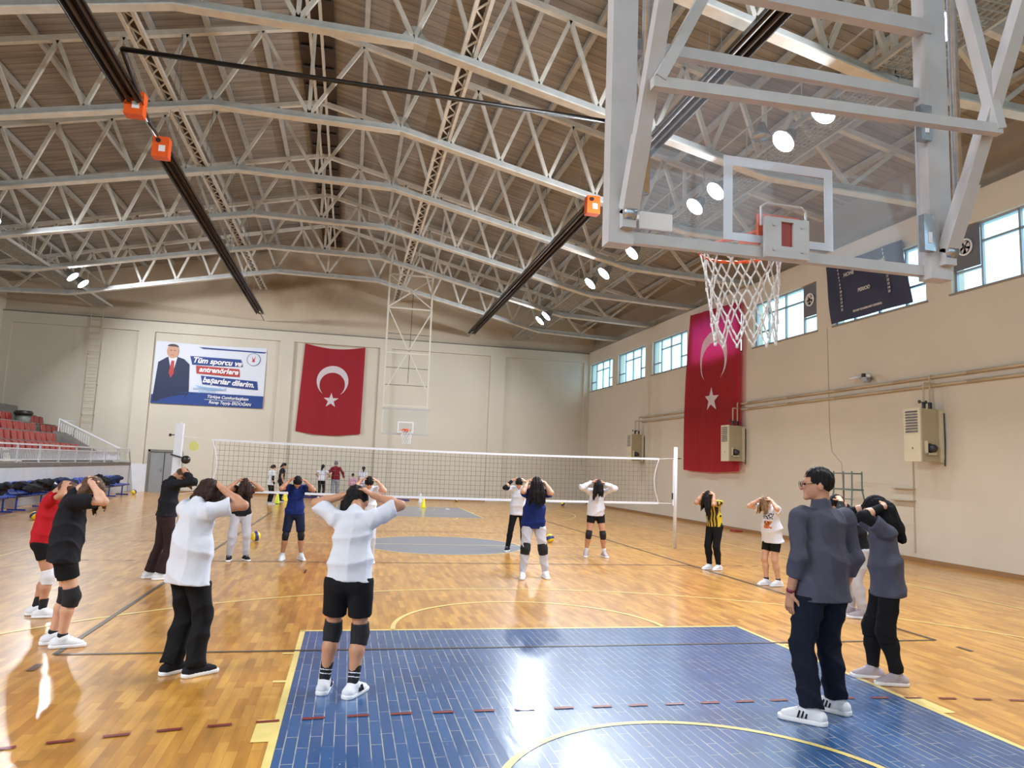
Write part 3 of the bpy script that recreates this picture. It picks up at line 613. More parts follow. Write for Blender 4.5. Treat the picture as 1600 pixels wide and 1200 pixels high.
m = MB(); m.tube((-5.53, 0, 2.14), (-4.9, 0, nz_(-4.9, 1)), .006, 5); m.tube((-5.53, 0, .95), (-4.9, 0, nz_(-4.9, 0)), .006, 5); m.tube((5.53, 0, 2.13), (5.15, 0, nz_(5.15, 1)), .006, 5); m.tube((5.53, 0, 1.05), (5.15, 0, nz_(5.15, 0)), .006, 5)
m.build('tension_cords', M_rope, vn)
MB().lathe((-5.3, -.02, 1.95), [(.001, -.01), (.1, -.005), (.1, .005), (.001, .01)], 16, 1).build('yellow_tag', mat('pale_yellow', S(206, 204, 120), .6), vn)

# ================================================================== FLAGS, BANNER, SCOREBOARD
def cloth_grid(P, fx, nu, nv):
    vs = [P(i/nu, j/nv) for j in range(nv+1) for i in range(nu+1)]
    fs = [(j*(nu+1)+i, j*(nu+1)+i+1, (j+1)*(nu+1)+i+1, (j+1)*(nu+1)+i) for j in range(nv) for i in range(nu)]
    return vs, fs
def crescent(P, cu, cv, R, asp, off):
    # outer circle R, inner circle .8R shifted toward v=down (moon opens downward); filled strip
    vs = []; fs = []; n = 60
    ri = R*.80; sh = R*.25; a_end = math.acos(max(-1, min(1, (R*R+sh*sh-ri*ri)/(2*R*sh))))
    for i in range(n+1):
        a = a_end+(2*math.pi-2*a_end)*i/n     # angle from down direction
        ox, oy = R*math.sin(a), -R*math.cos(a)
        b0 = math.atan2(R*math.sin(a_end), R*math.cos(a_end)-sh); b = b0+(2*math.pi-2*b0)*i/n
        ix, iy = ri*math.sin(b), -sh-ri*math.cos(b)
        for (x, y) in ((ox, oy), ((ox*2+ix)/3, (oy*2+iy)/3), ((ox+ix*2)/3, (oy+iy*2)/3), (ix, iy)): vs.append(P(cu+x, cv+y/asp, off))
    for i in range(n):
        for k in range(3): fs.append((i*4+k, i*4+k+1, i*4+4+k+1, i*4+4+k))
    return vs, fs
def star(P, cu, cv, R, asp, off):
    vs = [P(cu, cv, off)]; pts = []
    for k in range(10):
        a = math.pi*k/5; r = R if k % 2 == 0 else R*.39; pts.append((r*math.sin(a), r*math.cos(a)))
    for (x, y) in pts: vs.append(P(cu+x, cv+y/asp, off))
    return vs, [(0, k+1, (k+1) % 10+1) for k in range(10)]
def flag(label, Pf, asp, m, cres, st):
    t = thing('flag', label, 'flag', (0, 0, 0)); o = Pf(.5, 0, 0); t.location = o
    sub = lambda vs: [tuple(np.array(v)-np.array(o)) for v in vs]
    vs, fs = cloth_grid(lambda u, v: Pf(u, v, 0), None, 60, 60); c = meshobj('cloth', sub(vs), fs, m, t)
    vs, fs = crescent(Pf, cres[0], cres[1], cres[2], asp, .012); meshobj('crescent', sub(vs), fs, M_flagw, t)
    vs, fs = star(Pf, st[0], st[1], st[2], asp, .012); meshobj('star', sub(vs), fs, M_flagw, t)
    return t
def P1(u, v, off=0):    # far wall flag: u left-right, v bottom-top
    xl = -4.62+.13*(v)-.0; xr = -1.62-.12*(1-v)
    xl = -4.75+.17*v; xr = -1.55-.12*v if False else -1.68
    zt = 7.42-.18*math.sin(math.pi*u)*v**6; zb = 3.1-.14*math.sin(math.pi*u)
    f = .03*math.sin(u*17+2*v)*(.3+.7*(1-v))
    return (xl+(xr-xl)*u, FY+.065-off*1.0+f*.9-.02, zb+(zt-zb)*v)
fl1 = flag('red cloth flag with white crescent and star on the far wall', P1, 4.35/3.0, M_flag, (.5, .60, .255), (.5, .385, .125))
o_ = fl1.location; MB().tube((-4.62, FY+.09, 7.42), (-1.66, FY+.09, 7.42), .02, 8).box((-4.6, FY+.06, 7.40), (-4.56, FY+.13, 7.44)).box((-1.74, FY+.06, 7.40), (-1.70, FY+.13, 7.44)).build('hanging_rod', M_pipe, fl1)
def P2(u, v, off=0):    # side wall flag, u from far(left in view) to near
    u0 = 8.35+.45*(1-v)+.12*math.sin(3*v); u1 = 4.88+.12*(1-v)
    zt = 7.72-.2*u; zb = 1.92+.0*u-.06*math.sin(math.pi*u)
    f = .05*math.sin(u*15+1.5*v+.5)*(.4+.6*(1-v))+.02*math.sin(u*37+v*3)
    x, y, z = RW(.18+off+f*.7, u0+(u1-u0)*u, zb+(zt-zb)*v); return (x, y, z)
flag('thin red flag with white crescent hanging over a window on the right wall', P2, 5.8/3.55, M_flag2, (.52, .70, .26), (.52, .44, .125))
# banner
BX0, BX1, BZ0, BZ1 = -11.33, -6.35, 4.1, 7.05
bt = thing('wall_banner', 'white and blue banner with a man in a suit and large slogan lettering', 'banner', ((BX0+BX1)/2, FY-.05, BZ0))
def PB(u, v, off=0): return (BX0+(BX1-BX0)*u, FY+.09-off+.015*math.sin(u*9+v*4), BZ0+(BZ1-BZ0)*v - .06*math.sin(math.pi*u)*v)
def bpoly(name, pts, m, off, par=bt):
    vs = [PB(u, v, off) for u, v in pts]; L = par.location; n = len(vs)
    mb = MB(); mb.prism([(v[0], v[1], v[2]) for v in vs], (0, .004, 0)); return mb.build(name, m, bt)
vs, fs = cloth_grid(lambda u, v: PB(u, v), None, 40, 20); meshobj('banner_sheet', [tuple(np.array(v)-np.array(bt.location)) for v in vs], fs, M_bannerw, bt)
bpoly('blue_footer', [(0, 0), (1, 0), (1, .2), (.33, .21), (0, .14)], M_navy, .03)
bpoly('blue_stripe', [(.38, .96), (1.0, .93), (.98, .91), (.42, .935)], M_navy, .03)
bpoly('slogan_plate', [(.31, .80), (.77, .79), (.79, .67), (.335, .66)], M_navy, .03)
bpoly('slogan_plate', [(.37, .65), (.76, .63), (.77, .50), (.38, .52)], M_bred, .03)
bpoly('slogan_plate', [(.42, .49), (.93, .44), (.945, .30), (.44, .35)], M_navy, .03)
# portrait
bpoly('portrait_suit', [(.01, .03), (.035, .66), (.11, .75), (.17, .78), (.26, .74), (.31, .66), (.325, .2), (.27, .02)], mat('print_suit', S(24, 36, 72), .6), .032)
bpoly('portrait_shirt', [(.12, .76), (.2, .76), (.165, .45)], M_bannerw, .038)
bpoly('portrait_tie', [(.15, .70), (.175, .70), (.18, .5), (.155, .42), (.135, .5)], M_bred, .042)
bpoly('portrait_face', [(.155+.052*math.cos(a), .85+.115*math.sin(a)) for a in np.linspace(0, 2*math.pi, 20)[:-1]], mat('print_skin', S(196, 150, 120), .6), .042)
bpoly('portrait_hair', [(.155+.050*math.cos(a), .925+.045*math.sin(a)) for a in np.linspace(0.05, math.pi-.05, 12)], mat('print_hair', S(70, 60, 54), .6), .046)
bpoly('portrait_features', [(.13, .87), (.148, .87), (.148, .86), (.13, .86)], mat('print_hair', S(70, 60, 54), .6), .047); bpoly('portrait_features', [(.163, .87), (.181, .87), (.181, .86), (.163, .86)], mat('print_hair', S(70, 60, 54), .6), .047); bpoly('portrait_features', [(.14, .79), (.172, .79), (.172, .783), (.14, .783)], mat('print_lip', S(130, 70, 60), .6), .047)
bpoly('emblem_ring', [(.885+.062*math.cos(a), .80+.105*math.sin(a)) for a in np.linspace(0, 2*math.pi, 28)[:-1]], M_navy, .030)
bpoly('emblem_disc', [(.885+.058*math.cos(a), .80+.098*math.sin(a)) for a in np.linspace(0, 2*math.pi, 28)[:-1]], M_bannerw, .034)
bpoly('emblem_figure', [(.865, .86), (.885, .80), (.905, .86), (.893, .79), (.90, .76), (.87, .76), (.877, .79)], M_bred, .038)
bpoly('pale_blue_swirl', [(.37, .33), (.50, .30), (.62, .28), (.66, .31), (.65, .26), (.5, .25), (.42, .28)], mat('print_pale_blue', S(150, 180, 214), .6), .03)
def btext(txt, u, v, size, m, ang=0, shear=.25, bold=.012, off=.05, sx=1.):
    x, y, z = PB(u, v, off)
    Mx = Matrix.Translation((x-bt.location[0], y-bt.location[1], z-bt.location[2])) @ Matrix.Rotation(math.radians(ang), 4, 'Y') @ Matrix.Rotation(math.radians(90), 4, 'X')
    text_mesh(txt, size, m, bt, Mx, 'lettering', shear, bold, .001, 'LEFT', sx)
btext('Tüm sporcu ve', .335, .70, .36, M_txtw, 1.5, sx=1.0)
btext('antrenörlere', .40, .555, .34, M_txtw, 1.5, sx=1.0)
btext('başarılar dilerim.', .44, .385, .36, M_txtw, 3, sx=.95)
btext('Türkiye Cumhurbaşkanı', .49, .13, .20, M_txtw, 1, .25, .004, sx=.95); btext('Recep Tayyip ERDOĞAN', .51, .04, .20, M_txtw, 1, .25, .004, sx=.9)
btext('GENÇLİK VE SPOR', .36, .25, .15, mat('print_pale_blue', S(150, 180, 214), .6), -3, .2, .002); btext('BAKANLIĞI', .41, .205, .15, mat('print_pale_blue', S(150, 180, 214), .6), -3, .2, .002)
bpoly('thin_rule', [(.47, .105), (.86, .098), (.86, .092), (.47, .099)], M_txtw, .04)
# scoreboard tarpaulin over window
st = thing('scoreboard_tarp', 'dark navy scoreboard sheet with white numbers hanging over a window', 'scoreboard'); st.location = RW(.1, -.8, 5.85)
def PS(u, v, off=0):   # u 0 far ->1 near
    u0 = .75-.1*(1-v)-.12*(1-v); u1 = -2.0-.28*(1-v); z0 = 5.92+.0*u; z1 = 7.55-.05*u
    return RW(.12+off+.02*math.sin(u*11+v*5), u0+(u1-u0)*u, z0+(z1-z0)*v)
sub = lambda vs, L: [tuple(np.array(v)-np.array(L)) for v in vs]
vs, fs = cloth_grid(PS, None, 30, 20); meshobj('sheet', sub(vs, st.location), fs, M_tarp, st)
def stext(txt, u, v, size, off=.03, sx=1.):
    x, y, z = PS(u, v, off); R = Matrix(((0, 0, -1, 0), (-1, 0, 0, 0), (0, 1, 0, 0), (0, 0, 0, 1)))
    text_mesh(txt, size, M_txtc, st, Matrix.Translation((x-st.location[0], y-st.location[1], z-st.location[2])) @ R, 'lettering', 0, .004, .001, 'CENTER', sx)
stext('HOME', .33, .72, .14); stext('VISITOR', .68, .75, .14); stext('PERIOD', .5, .40, .13); stext('ESCORT SCOREBOARD CONTROL', .5, .10, .07, sx=.95)
for i in range(12):
    stext(str(4+i), .18+.0*i, .85-.062*i, .085); stext(str(4+i), .78, .93-.062*i, .085)

# ================================================================== RIGHT WALL FITTINGS
def wall_pipe(zz, label):
    mb = MB(); us = np.linspace(-14, 12.9, 14); mb.path([RW(.07, u, zz) for u in us], .035, 8)
    tag(mb.build('heating_pipe', M_pipe, None, True), label, 'pipe', 'long heating pipes on the right wall')
wall_pipe(4.12, 'upper long beige heating pipe along the right wall'); wall_pipe(3.93, 'lower long beige heating pipe along the right wall')
def air_heater(u, label):
    x, y, zz = RW(0, u, 2.25); t = thing('air_heater', label, 'air heater', (x, y, 2.25), 0, 'cream wall mounted air heaters'); U1 = u+.44
    m = MB(); rbox(m, .12, u, 2.24, .57, U1, 3.38); m.build('cabinet', M_heaterd, t)
    m = MB(); rbox(m, .57, u-.012, 2.23, .61, U1+.012, 3.4); m.build('front_panel', M_heater, t)
    m = MB(); rbox(m, .0, u-.03, 2.23, .12, u, 3.36); rbox(m, .04, u-.05, 2.3, .08, u-.03, 3.3); m.build('rear_frame', M_heater, t)
    for k in range(8):
        m = MB(); m.prism([RW(.61, u+.05, 2.86+k*.062), RW(.61, u+.05, 2.905+k*.062), RW(.635, u+.05, 2.87+k*.062)], tuple(np.array(RW(.61, U1-.05, 0))-np.array(RW(.61, u+.05, 0)))); m.build('louvre_slat', M_galv, t)
    m = MB(); rbox(m, .61, u+.2, 2.5, .618, u+.22, 2.54); m.build('panel_lock', M_dkgrey, t)
    m = MB(); x2, y2, _ = RW(.36, u, 0); m.lathe((x2, y2, 2.52), [(.05, -.16), (.085, -.13), (.09, -.03), (.11, 0)], 14, 1); m.build('fan_motor', M_dkgrey, t, True)
    m = MB(); rbox(m, .26, u-.08, 2.38, .50, u, 2.42); rbox(m, .48, u-.08, 2.38, .50, u, 2.68); m.build('motor_bracket', M_heater, t)
    m = MB(); x3, y3, _ = RW(.38, u+.12, 0); x4, y4, _ = RW(.20, u+.14, 0)
    m.path([(x3, y3, 3.38), (x3, y3, 3.96), RW(.07, u+.12, 3.96)], .022, 8); m.path([(x4, y4, 3.38), (x4, y4, 4.14), RW(.07, u+.14, 4.14)], .022, 8); m.build('supply_pipes', M_pipe, t)
    for (a, b) in ((x3, y3), (x4, y4)): MB().box((a-.028, b-.028, 3.40), (a+.028, b+.028, 3.54)).lathe((a-.12, b, 3.54), [(.04, 0), (.04, .02)], 8, 0).tube((a-.12, b, 3.54), (a, b, 3.52), .008, 5).build('valve', M_dkgrey, t)
    m = MB(); m.path([RW(.03, u-.05, 3.3), RW(.03, u-.06, 2.7), RW(.03, u-.04, 2.15)], .015, 6); m.build('cable', M_dkgrey, t)
air_heater(-2.92, 'nearest cream air heater box on the right wall'); air_heater(4.92, 'cream air heater box overlapping the long red flag'); air_heater(12.8, 'farthest cream air heater box on the right wall')
def camera_thing(u, zz, label):
    x, y, _ = RW(.05, u, zz); t = thing('security_camera', label, 'camera', (x, y, zz), 0)
    MB().box((x-.12, y-.1, zz-.1), (x, y+.1, zz+.03)).build('junction_box', M_galv, t)
    for dy, nm in ((.35, 'a'), (-.35, 'b')): MB().tube((x-.1, y+dy*.3, zz+.05), (x-.25, y+dy, zz-.0), .045, 10).build('camera_body', M_white, t, True)
    MB().lathe((x-.13, y, zz+.06), [(.05, -.04), (.05, .04)], 10).build('dome', M_dkgrey, t, True)
camera_thing(-.72, 4.33, 'white twin security camera above the pipes on the right wall')
cb_ = MB().path([RW(.012, .85, 5.88), RW(.012, .82, 4.2), RW(.012, .8, 3.0), RW(.012, .72, 2.5), RW(.012, .35, 2.2), RW(.012, .3, 1.2), RW(.012, .3, .1)], .008, 5).build('wall_cable', M_pipe); tag(cb_, 'thin cable running down the right wall below the scoreboard sheet', 'cable')
cb_ = MB().path([RW(.012, -2.05, 2.3), RW(.012, -2.05, .2)], .018, 5).build('wall_conduit', M_pipe); tag(cb_, 'vertical conduit under the nearest air heater', 'pipe')
# umpire stand
ux, uy = 7.1, -3.2
um = thing('umpire_stand', 'green-grey tubular umpire chair by the right wall behind the man', 'umpire chair', (9.5, -1.0, 0))
def U(a, b, c): return (9.55+a, -1.0+b, c)
m = MB()
for b in (-.45, .45):
    m.path([U(-.3, b, 0), U(-.12, b*.72, 1.55), U(-.12, b*.72, 1.98)], .018, 8); m.path([U(.35, b*1.3, 0), U(.15, b*.72, 1.55), U(.15, b*.72, 1.98)], .018, 8)
m.build('side_frame', M_greenst, um)
m = MB(); m.path([U(-.12, -.33, 1.93), U(-.12, .33, 1.93)], .018); m.path([U(.15, -.33, 1.93), U(.15, .33, 1.93)], .018)
for b in (-.33, .33): m.path([U(-.12, b, 1.93), U(.15, b, 1.93)], .018)
m.build('backrest_rail', M_greenst, um); MB().box(U(-.14, -.36, 1.53), U(.17, .36, 1.57)).build('seat', M_greenst, um)
m = MB()
for k in range(5): q = .25+k*.27; m.path([U(-.3+.18*q/1.55, -.40, q), U(-.3+.18*q/1.55, .40, q)], .013)
m.build('ladder_rungs', M_greenst, um)
sh = MB(); x, y, _ = RW(0, -1.75, 0)
for zz in (1.35, 1.62): rbox(sh, .10, -2.1, zz, 0, -1.45, zz+.02)
tag(sh.build('wall_shelf', M_pipe), 'small pale wire shelf on the right wall behind the umpire chair', 'shelf')
tag(MB().box((9.95, 4.8, 0), (10.2, 5.15, .05)).build('red_cloth', mat('red_rag', S(150, 50, 40), .8)), 'small red thing lying on the floor at the foot of the right wall', 'cloth')

# ladder on far wall
t = thing('wall_ladder', 'thin rusty access ladder up the far wall to the left catwalk', 'ladder', (-13.9, FY, 3))
for xx in (-14.15, -13.65): MB().bar((xx, FY-.12, 2.9), (xx, FY-.12, 8.5), .03, .03).build('stile', M_pipe, t)
m = MB()
for k in range(19): m.tube((-14.15, FY-.12, 3.0+k*.3), (-13.65, FY-.12, 3.0+k*.3), .012, 5)
for k in range(4): m.bar((-14.15, FY-.12, 3.4+k*1.4), (-14.15, FY+.12, 3.4+k*1.4), .02, .02); m.bar((-13.65, FY-.12, 3.4+k*1.4), (-13.65, FY+.12, 3.4+k*1.4), .02, .02)
m.build('rungs', M_pipe, t)
tag(MB().box((LX, 17.5, 6.25), (LX+.25, 17.65, 6.35)).build('wall_camera', M_black), 'tiny black camera high on the left wall near the corner', 'camera')

# ================================================================== SPECTATOR STAND
stx = MB()
stx.box((-12.1, NY, 0), (-12.0, FY, 1.3))                      # front parapet wall
sf = MB().box((-12.12, NY, 0), (-11.95, FY, 1.24)).build('wall_stand_front', M_white); struct(sf, 'low white wall under the spectator stand')
struct(MB().box((-12.8, NY, 1.2), (-11.88, FY, 1.32)).build('trim_10', M_concrete), 'grey concrete edge slab of the spectator stand')
tr = MB(); X0 = -12.75
for k in range(6):
    xa = X0-.8*k; ye = 17.0 if k < 2 else FY
    tr.box((-17.8, NY, 1.3+.39*k-.39), (xa, ye, 1.3+.39*(k+1)-.0))
struct(tr.build('floor_stand', M_concrete), 'stepped grey concrete tiers of the spectator stand')
struct(MB().prism([(-12.0, 17.6, 1.3), (-14.35, 17.6, 1.3), (-14.35, 17.6, 2.55), (-13.9, 17.6, 2.5), (-12.0, 17.6, 1.42)], (0, .12, 0)).build('wall_stand_end', M_concrete), 'sloping grey side wall at the end of the stand')
rl = thing('stand_railing', 'white steel railing along the front edge of the spectator stand', 'railing', (-12.0, 8, 1.32))
MB().bar((-12.0, -6, 1.90), (-12.0, 19.9, 1.90), .05, .05).build('top_rail', M_white, rl)
MB().bar((-12.0, -6, 1.42), (-12.0, 19.9, 1.42), .03, .03).bar((-12.0, -6, 1.76), (-12.0, 19.9, 1.76), .03, .03).build('lower_rails', M_white, rl)
q = -6.
while q < 19.9: MB().bar((-12, q, 1.32), (-12, q, 1.9), .05, .05).build('post', M_white, rl); q += 1.62
q = 6.9
while q < 18.2: MB().bar((-12, q, 1.42), (-12, q, 1.76), .022, .022).build('baluster', M_white, rl); q += .115
rl = thing('stair_railing', 'white sloping stair railing at the far end of the stand', 'railing', (-12.0, 18.4, 1.32))
MB().bar((-12.0, 18.6, 1.92), (-14.3, 18.0, 3.08), .05, .05).build('top_rail', M_white, rl)
m = MB(); m.bar((-14.3, 18.0, 2.5), (-14.3, 18.0, 3.1), .05, .05); m.bar((-14.3, 18.0, 3.05), (-14.3, 19.8, 3.05), .04, .04); m.bar((-12.0, 18.6, 1.32), (-12.0, 18.6, 1.92), .04, .04)
m.build('posts', M_white, rl)
for k in range(14): f = k/14; a = -14.3+1.2*f; MB().bar((a, 18.0+.3*f, 2.45-.6*f), (a, 18.0+.3*f, 2.95-.6*f), .02, .02).build('baluster', M_white, rl)
# seats
def seat_mesh():
    m = MB(); prof = [(.0, .0), (.36, .0), (.38, .03), (.36, .05), (.06, .05), (.0, .12), (-.05, .40), (-.09, .41), (-.06, .1)]
    n = 6; vs = []; fs = []
    for j in range(n+1):
        yy = -.21+.42*j/n; e = 1-.06*abs(2*j/n-1)**3
        for (a, b) in prof: vs.append((a*e, yy, b*(e if b > .2 else 1)+(.02 if .1 < b < .05 else 0)))
    P = len(prof)
    for j in range(n):
        for i in range(P): fs.append((j*P+i, j*P+(i+1) % P, (j+1)*P+(i+1) % P, (j+1)*P+i))
    fs.append(tuple(range(P-1, -1, -1))); fs.append(tuple(n*P+i for i in range(P)))
    return m.add(vs, fs)
s0 = seat_mesh().build('stadium_seat', M_seat, None, True); used = False
rows = [(-13.0, 1.66, 4.9, 16.9), (-13.8, 2.04, 6.6, 16.6), (-14.6, 2.42, 8.6, 16.6), (-15.4, 2.82, 9.6, 16.3)]
def place_seat(x, y, z, lab, grp, m=None):
    global used
    o = s0 if not used else s0.copy()
    if used: C.objects.link(o)
    used = True; o.location = (x, y, z)
    if m:
        o.data = o.data.copy(); o.data.materials[0] = m
    tag(o, lab, 'seat', grp); return o
rn = ['front', 'second', 'third', 'fourth']
for r, (x, z, ya, yb) in enumerate(rows):
    y = yb; k = 0
    while y > ya:
        place_seat(x-.1, y, z-.04, 'red plastic stand seat, %s row, %s from the far end of the main block' % (rn[r], ORD[k] if k < 20 else str(k+1)+'th'), 'red seats on the spectator stand'); y -= .50; k += 1
        if k % 2 == 0: y -= .04
for r, (x, z, ys) in enumerate([(-14.6, 2.42, (17.6, 18.15, 18.7, 19.2)), (-15.4, 2.82, (17.9, 18.4, 18.9, 19.4))]):
    for k, y in enumerate(ys): place_seat(x-.1, y, z-.04, 'red plastic stand seat, %s row of the small end block, %s from the aisle' % (rn[r+2], ORD[k]), 'red seats on the spectator stand')
for k in range(7):
    tag(place_seat(-12.72, 4.6+k*.85, 1.33, 'x', 'x', M_cream), 'cream plastic seat behind the white railing, %s from the near end' % ORD[k], 'seat', 'cream seats behind the railing')
tb = thing('trash_bin', 'grey bin with a black bag over its top on the upper stand', 'bin', (-15.3, 17.0, 2.6))
MB().lathe((-15.3, 17.0, 2.62), [(.24, 0), (.28, .55)], 16).build('bin_body', mat('grey_green_plastic', S(110, 116, 110), .5), tb, True); MB().lathe((-15.3, 17.0, 3.1), [(.30, 0), (.36, .1), (.30, .2), (.1, .2)], 14).build('black_liner', M_black, tb, True)

# blue linked chairs + piles of clothes along the stand wall
def chair_row(n):
    t = thing('linked_chairs', 'x', 'chair row', (0, 0, 0), 0, 'blue linked chairs along the white wall')
    for i in range(n):
        yy = (i-(n-1)/2)*.52; m = MB(); prof = [(.0, .42), (.40, .42), (.43, .40), (.43, .45), (.08, .47), (.02, .52), (-.10, .80), (-.14, .80), (-.05, .48)]
        vs = []; fs = []
        for j in range(5):
            q = yy-.23+.46*j/4
            for a, b in prof: vs.append((a, q, b-(.03 if j in (0, 4) and b > .7 else 0)))
        P = len(prof)
        for j in range(4):
            for k in range(P): fs.append((j*P+k, j*P+(k+1) % P, (j+1)*P+(k+1) % P, (j+1)*P+k))
        fs.append(tuple(range(P))); fs.append(tuple(4*P+k for k in range(P)))
        m.add(vs, fs).build('seat_shell', M_blue, t, True)
    W = n*.52/2
    MB().bar((.2, -W, .38), (.2, W, .38), .05, .05).build('support_beam', M_dkgrey, t)
    for yy in (-W+.2, W-.2):
        MB().bar((.2, yy, .38), (.2, yy, .04), .04, .04).bar((-.02, yy, .02), (.45, yy, .02), .04, .04).build('leg', M_blue, t)
    return t
c0 = chair_row(4); spots = [(-11.5, 5.5), (-11.5, 8.0), (-11.5, 10.6), (-11.5, 13.3), (-11.55, 16.3)]
names = ['nearest', 'second nearest', 'middle', 'second farthest', 'farthest']
for i, (x, y) in enumerate(spots):
    lab = 'blue linked plastic chairs against the white stand wall, %s set of five' % names[i]
    if i == 0: c0.location = (x, y, 0); c0['label'] = lab
    else: dup(c0, (x, y, 0), 0, lab)

# ================================================================== SDF MODELLER (smooth bodies)
def nrm(v): v = np.array(v, float); return v/(np.linalg.norm(v)+1e-12)
class SDF:
    def __init__(s, res, k=.03): s.res = res; s.k = k; s.pr = []; s.clips = []; s.disp = None; s.lo = np.full(3, 1e9); s.hi = np.full(3, -1e9)
    def cone(s, a, b, ra, rb, w=None, ws=1., fe=False, fs=False, k=None):
        a = np.array(a, float); b = np.array(b, float); R = max(ra, rb)*max(ws, 1.); s.pr.append(('c', a, b, ra, rb, None if w is None else nrm(w), ws, fe, fs, k))
        s.lo = np.minimum(s.lo, np.minimum(a, b)-R); s.hi = np.maximum(s.hi, np.maximum(a, b)+R); return s
    def ell(s, c, ax, rad, k=None):
        c = np.array(c, float); A = np.array([nrm(q) for q in ax]); rad = np.array(rad, float); s.pr.append(('e', c, A, rad, k)); s.lo = np.minimum(s.lo, c-rad.max()); s.hi = np.maximum(s.hi, c+rad.max()); return s
    def clip(s, p, n): s.clips.append((np.array(p, float), nrm(n))); return s     # keep the side where (x-p).n < 0
    def mesh(s):
        h = s.res; lo = s.lo-h*3; hi = s.hi+h*3; nn = np.ceil((hi-lo)/h).astype(int)+1
        ax = [lo[i]+h*np.arange(nn[i]) for i in range(3)]; G = np.full(nn, .5)
        for pr in s.pr:
            kk = (pr[-1] if pr[-1] is not None else s.k)
            if pr[0] == 'c': R = max(pr[3], pr[4])*max(pr[6], 1.); l = np.minimum(pr[1], pr[2])-R; u = np.maximum(pr[1], pr[2])+R
            else: l = pr[1]-pr[3].max(); u = pr[1]+pr[3].max()
            mg = kk+h*3; i0 = np.maximum(0, np.floor((l-mg-lo)/h).astype(int)); i1 = np.minimum(nn, np.ceil((u+mg-lo)/h).astype(int)+1)
            if (i1 <= i0).any(): continue
            X = np.stack(np.meshgrid(*[ax[i][i0[i]:i1[i]] for i in range(3)], indexing='ij'), -1)
            if pr[0] == 'c':
                _, a, b, ra, rb, w, ws, fe, fs, _k = pr; d = b-a; L2 = d@d+1e-12; t = np.clip(((X-a)@d)/L2, 0, 1); o = X-a-t[..., None]*d
                q = (o**2).sum(-1)
                if w is not None: ow = o@w; q = q-ow**2+(ow/ws)**2
                D = np.sqrt(np.maximum(q, 0))-(ra+(rb-ra)*t)
                if fe: D = np.maximum(D, ((X-b)@d)/math.sqrt(L2))
                if fs: D = np.maximum(D, -((X-a)@d)/math.sqrt(L2))
            else:
                _, c, A, rad, _k = pr; Y = (X-c)@A.T/rad; q = np.sqrt((Y**2).sum(-1)); D = (q-1)*rad.min()
            g = G[i0[0]:i1[0], i0[1]:i1[1], i0[2]:i1[2]]; hh = np.clip(.5+.5*(g-D)/kk, 0, 1); g[...] = g*(1-hh)+D*hh-kk*hh*(1-hh)
        if s.clips or s.disp is not None:
            X = np.stack(np.meshgrid(*ax, indexing='ij'), -1)
            if s.disp is not None: G = G+s.disp(X)
            for p, n_ in s.clips: G = np.maximum(G, (X-p)@n_)
        G[0] = G[-1] = .5; G[:, 0] = G[:, -1] = .5; G[:, :, 0] = G[:, :, -1] = .5
        return surface_net(G, lo, h)
def surface_net(G, lo, h):
    I = G < 0; nx, ny, nz = G.shape
    c = np.zeros((nx-1, ny-1, nz-1), int)
    for dx in (0, 1):
        for dy in (0, 1):
            for dz in (0, 1): c += I[dx:nx-1+dx, dy:ny-1+dy, dz:nz-1+dz]
    act = (c > 0) & (c < 8); idx = np.full(act.shape, -1); A = np.argwhere(act)
    if len(A) == 0: return np.zeros((0, 3)), []
    idx[act] = np.arange(len(A)); P = np.zeros((len(A), 3)); N = np.zeros(len(A))
    cor = [(a, b, d) for a in (0, 1) for b in (0, 1) for d in (0, 1)]
    g = {q: G[A[:, 0]+q[0], A[:, 1]+q[1], A[:, 2]+q[2]] for q in cor}
    for q in cor:
        for ax in range(3):
            if q[ax] == 0:
                r = list(q); r[ax] = 1; r = tuple(r); a = g[q]; b = g[r]; m = (a < 0) != (b < 0)
                t = np.where(m, a/(np.where(m, a-b, 1)), 0); pt = np.array(q, float)+np.zeros((len(A), 3)); pt[:, ax] = t
                P[m] += pt[m]; N[m] += 1
    V = lo+h*(A+P/N[:, None]); F = []
    for ax in range(3):
        o1, o2 = [(1, 2), (2, 0), (0, 1)][ax]
        sl0 = [slice(None)]*3; sl1 = [slice(None)]*3; sl0[ax] = slice(0, -1); sl1[ax] = slice(1, None)
        e0 = I[tuple(sl0)]; e1 = I[tuple(sl1)]; E = np.argwhere(e0 != e1)
        E = E[(E[:, o1] > 0) & (E[:, o2] > 0) & (E[:, o1] < G.shape[o1]-1) & (E[:, o2] < G.shape[o2]-1)]
        def at(d1, d2): Q = E.copy(); Q[:, o1] -= d1; Q[:, o2] -= d2; return idx[Q[:, 0], Q[:, 1], Q[:, 2]]
        q = np.stack([at(1, 1), at(0, 1), at(0, 0), at(1, 0)], 1); fl_ = e0[E[:, 0], E[:, 1], E[:, 2]]
        q = np.where(fl_[:, None], q, q[:, ::-1]); F.append(q)
    return V, np.concatenate(F)
def sdfobj(name, S_, m, parent, extra=None, scale_all=None):
    V, F = S_.mesh() if isinstance(S_, SDF) else S_
    return meshobj(name, V, F, m, parent)
def join_meshes(lst):
    V = []; F = []; o = 0
    for v, f in lst:
        if len(v) == 0: continue
        V.append(v); F.append(np.array(f)+o); o += len(v)
    return np.concatenate(V), np.concatenate(F)
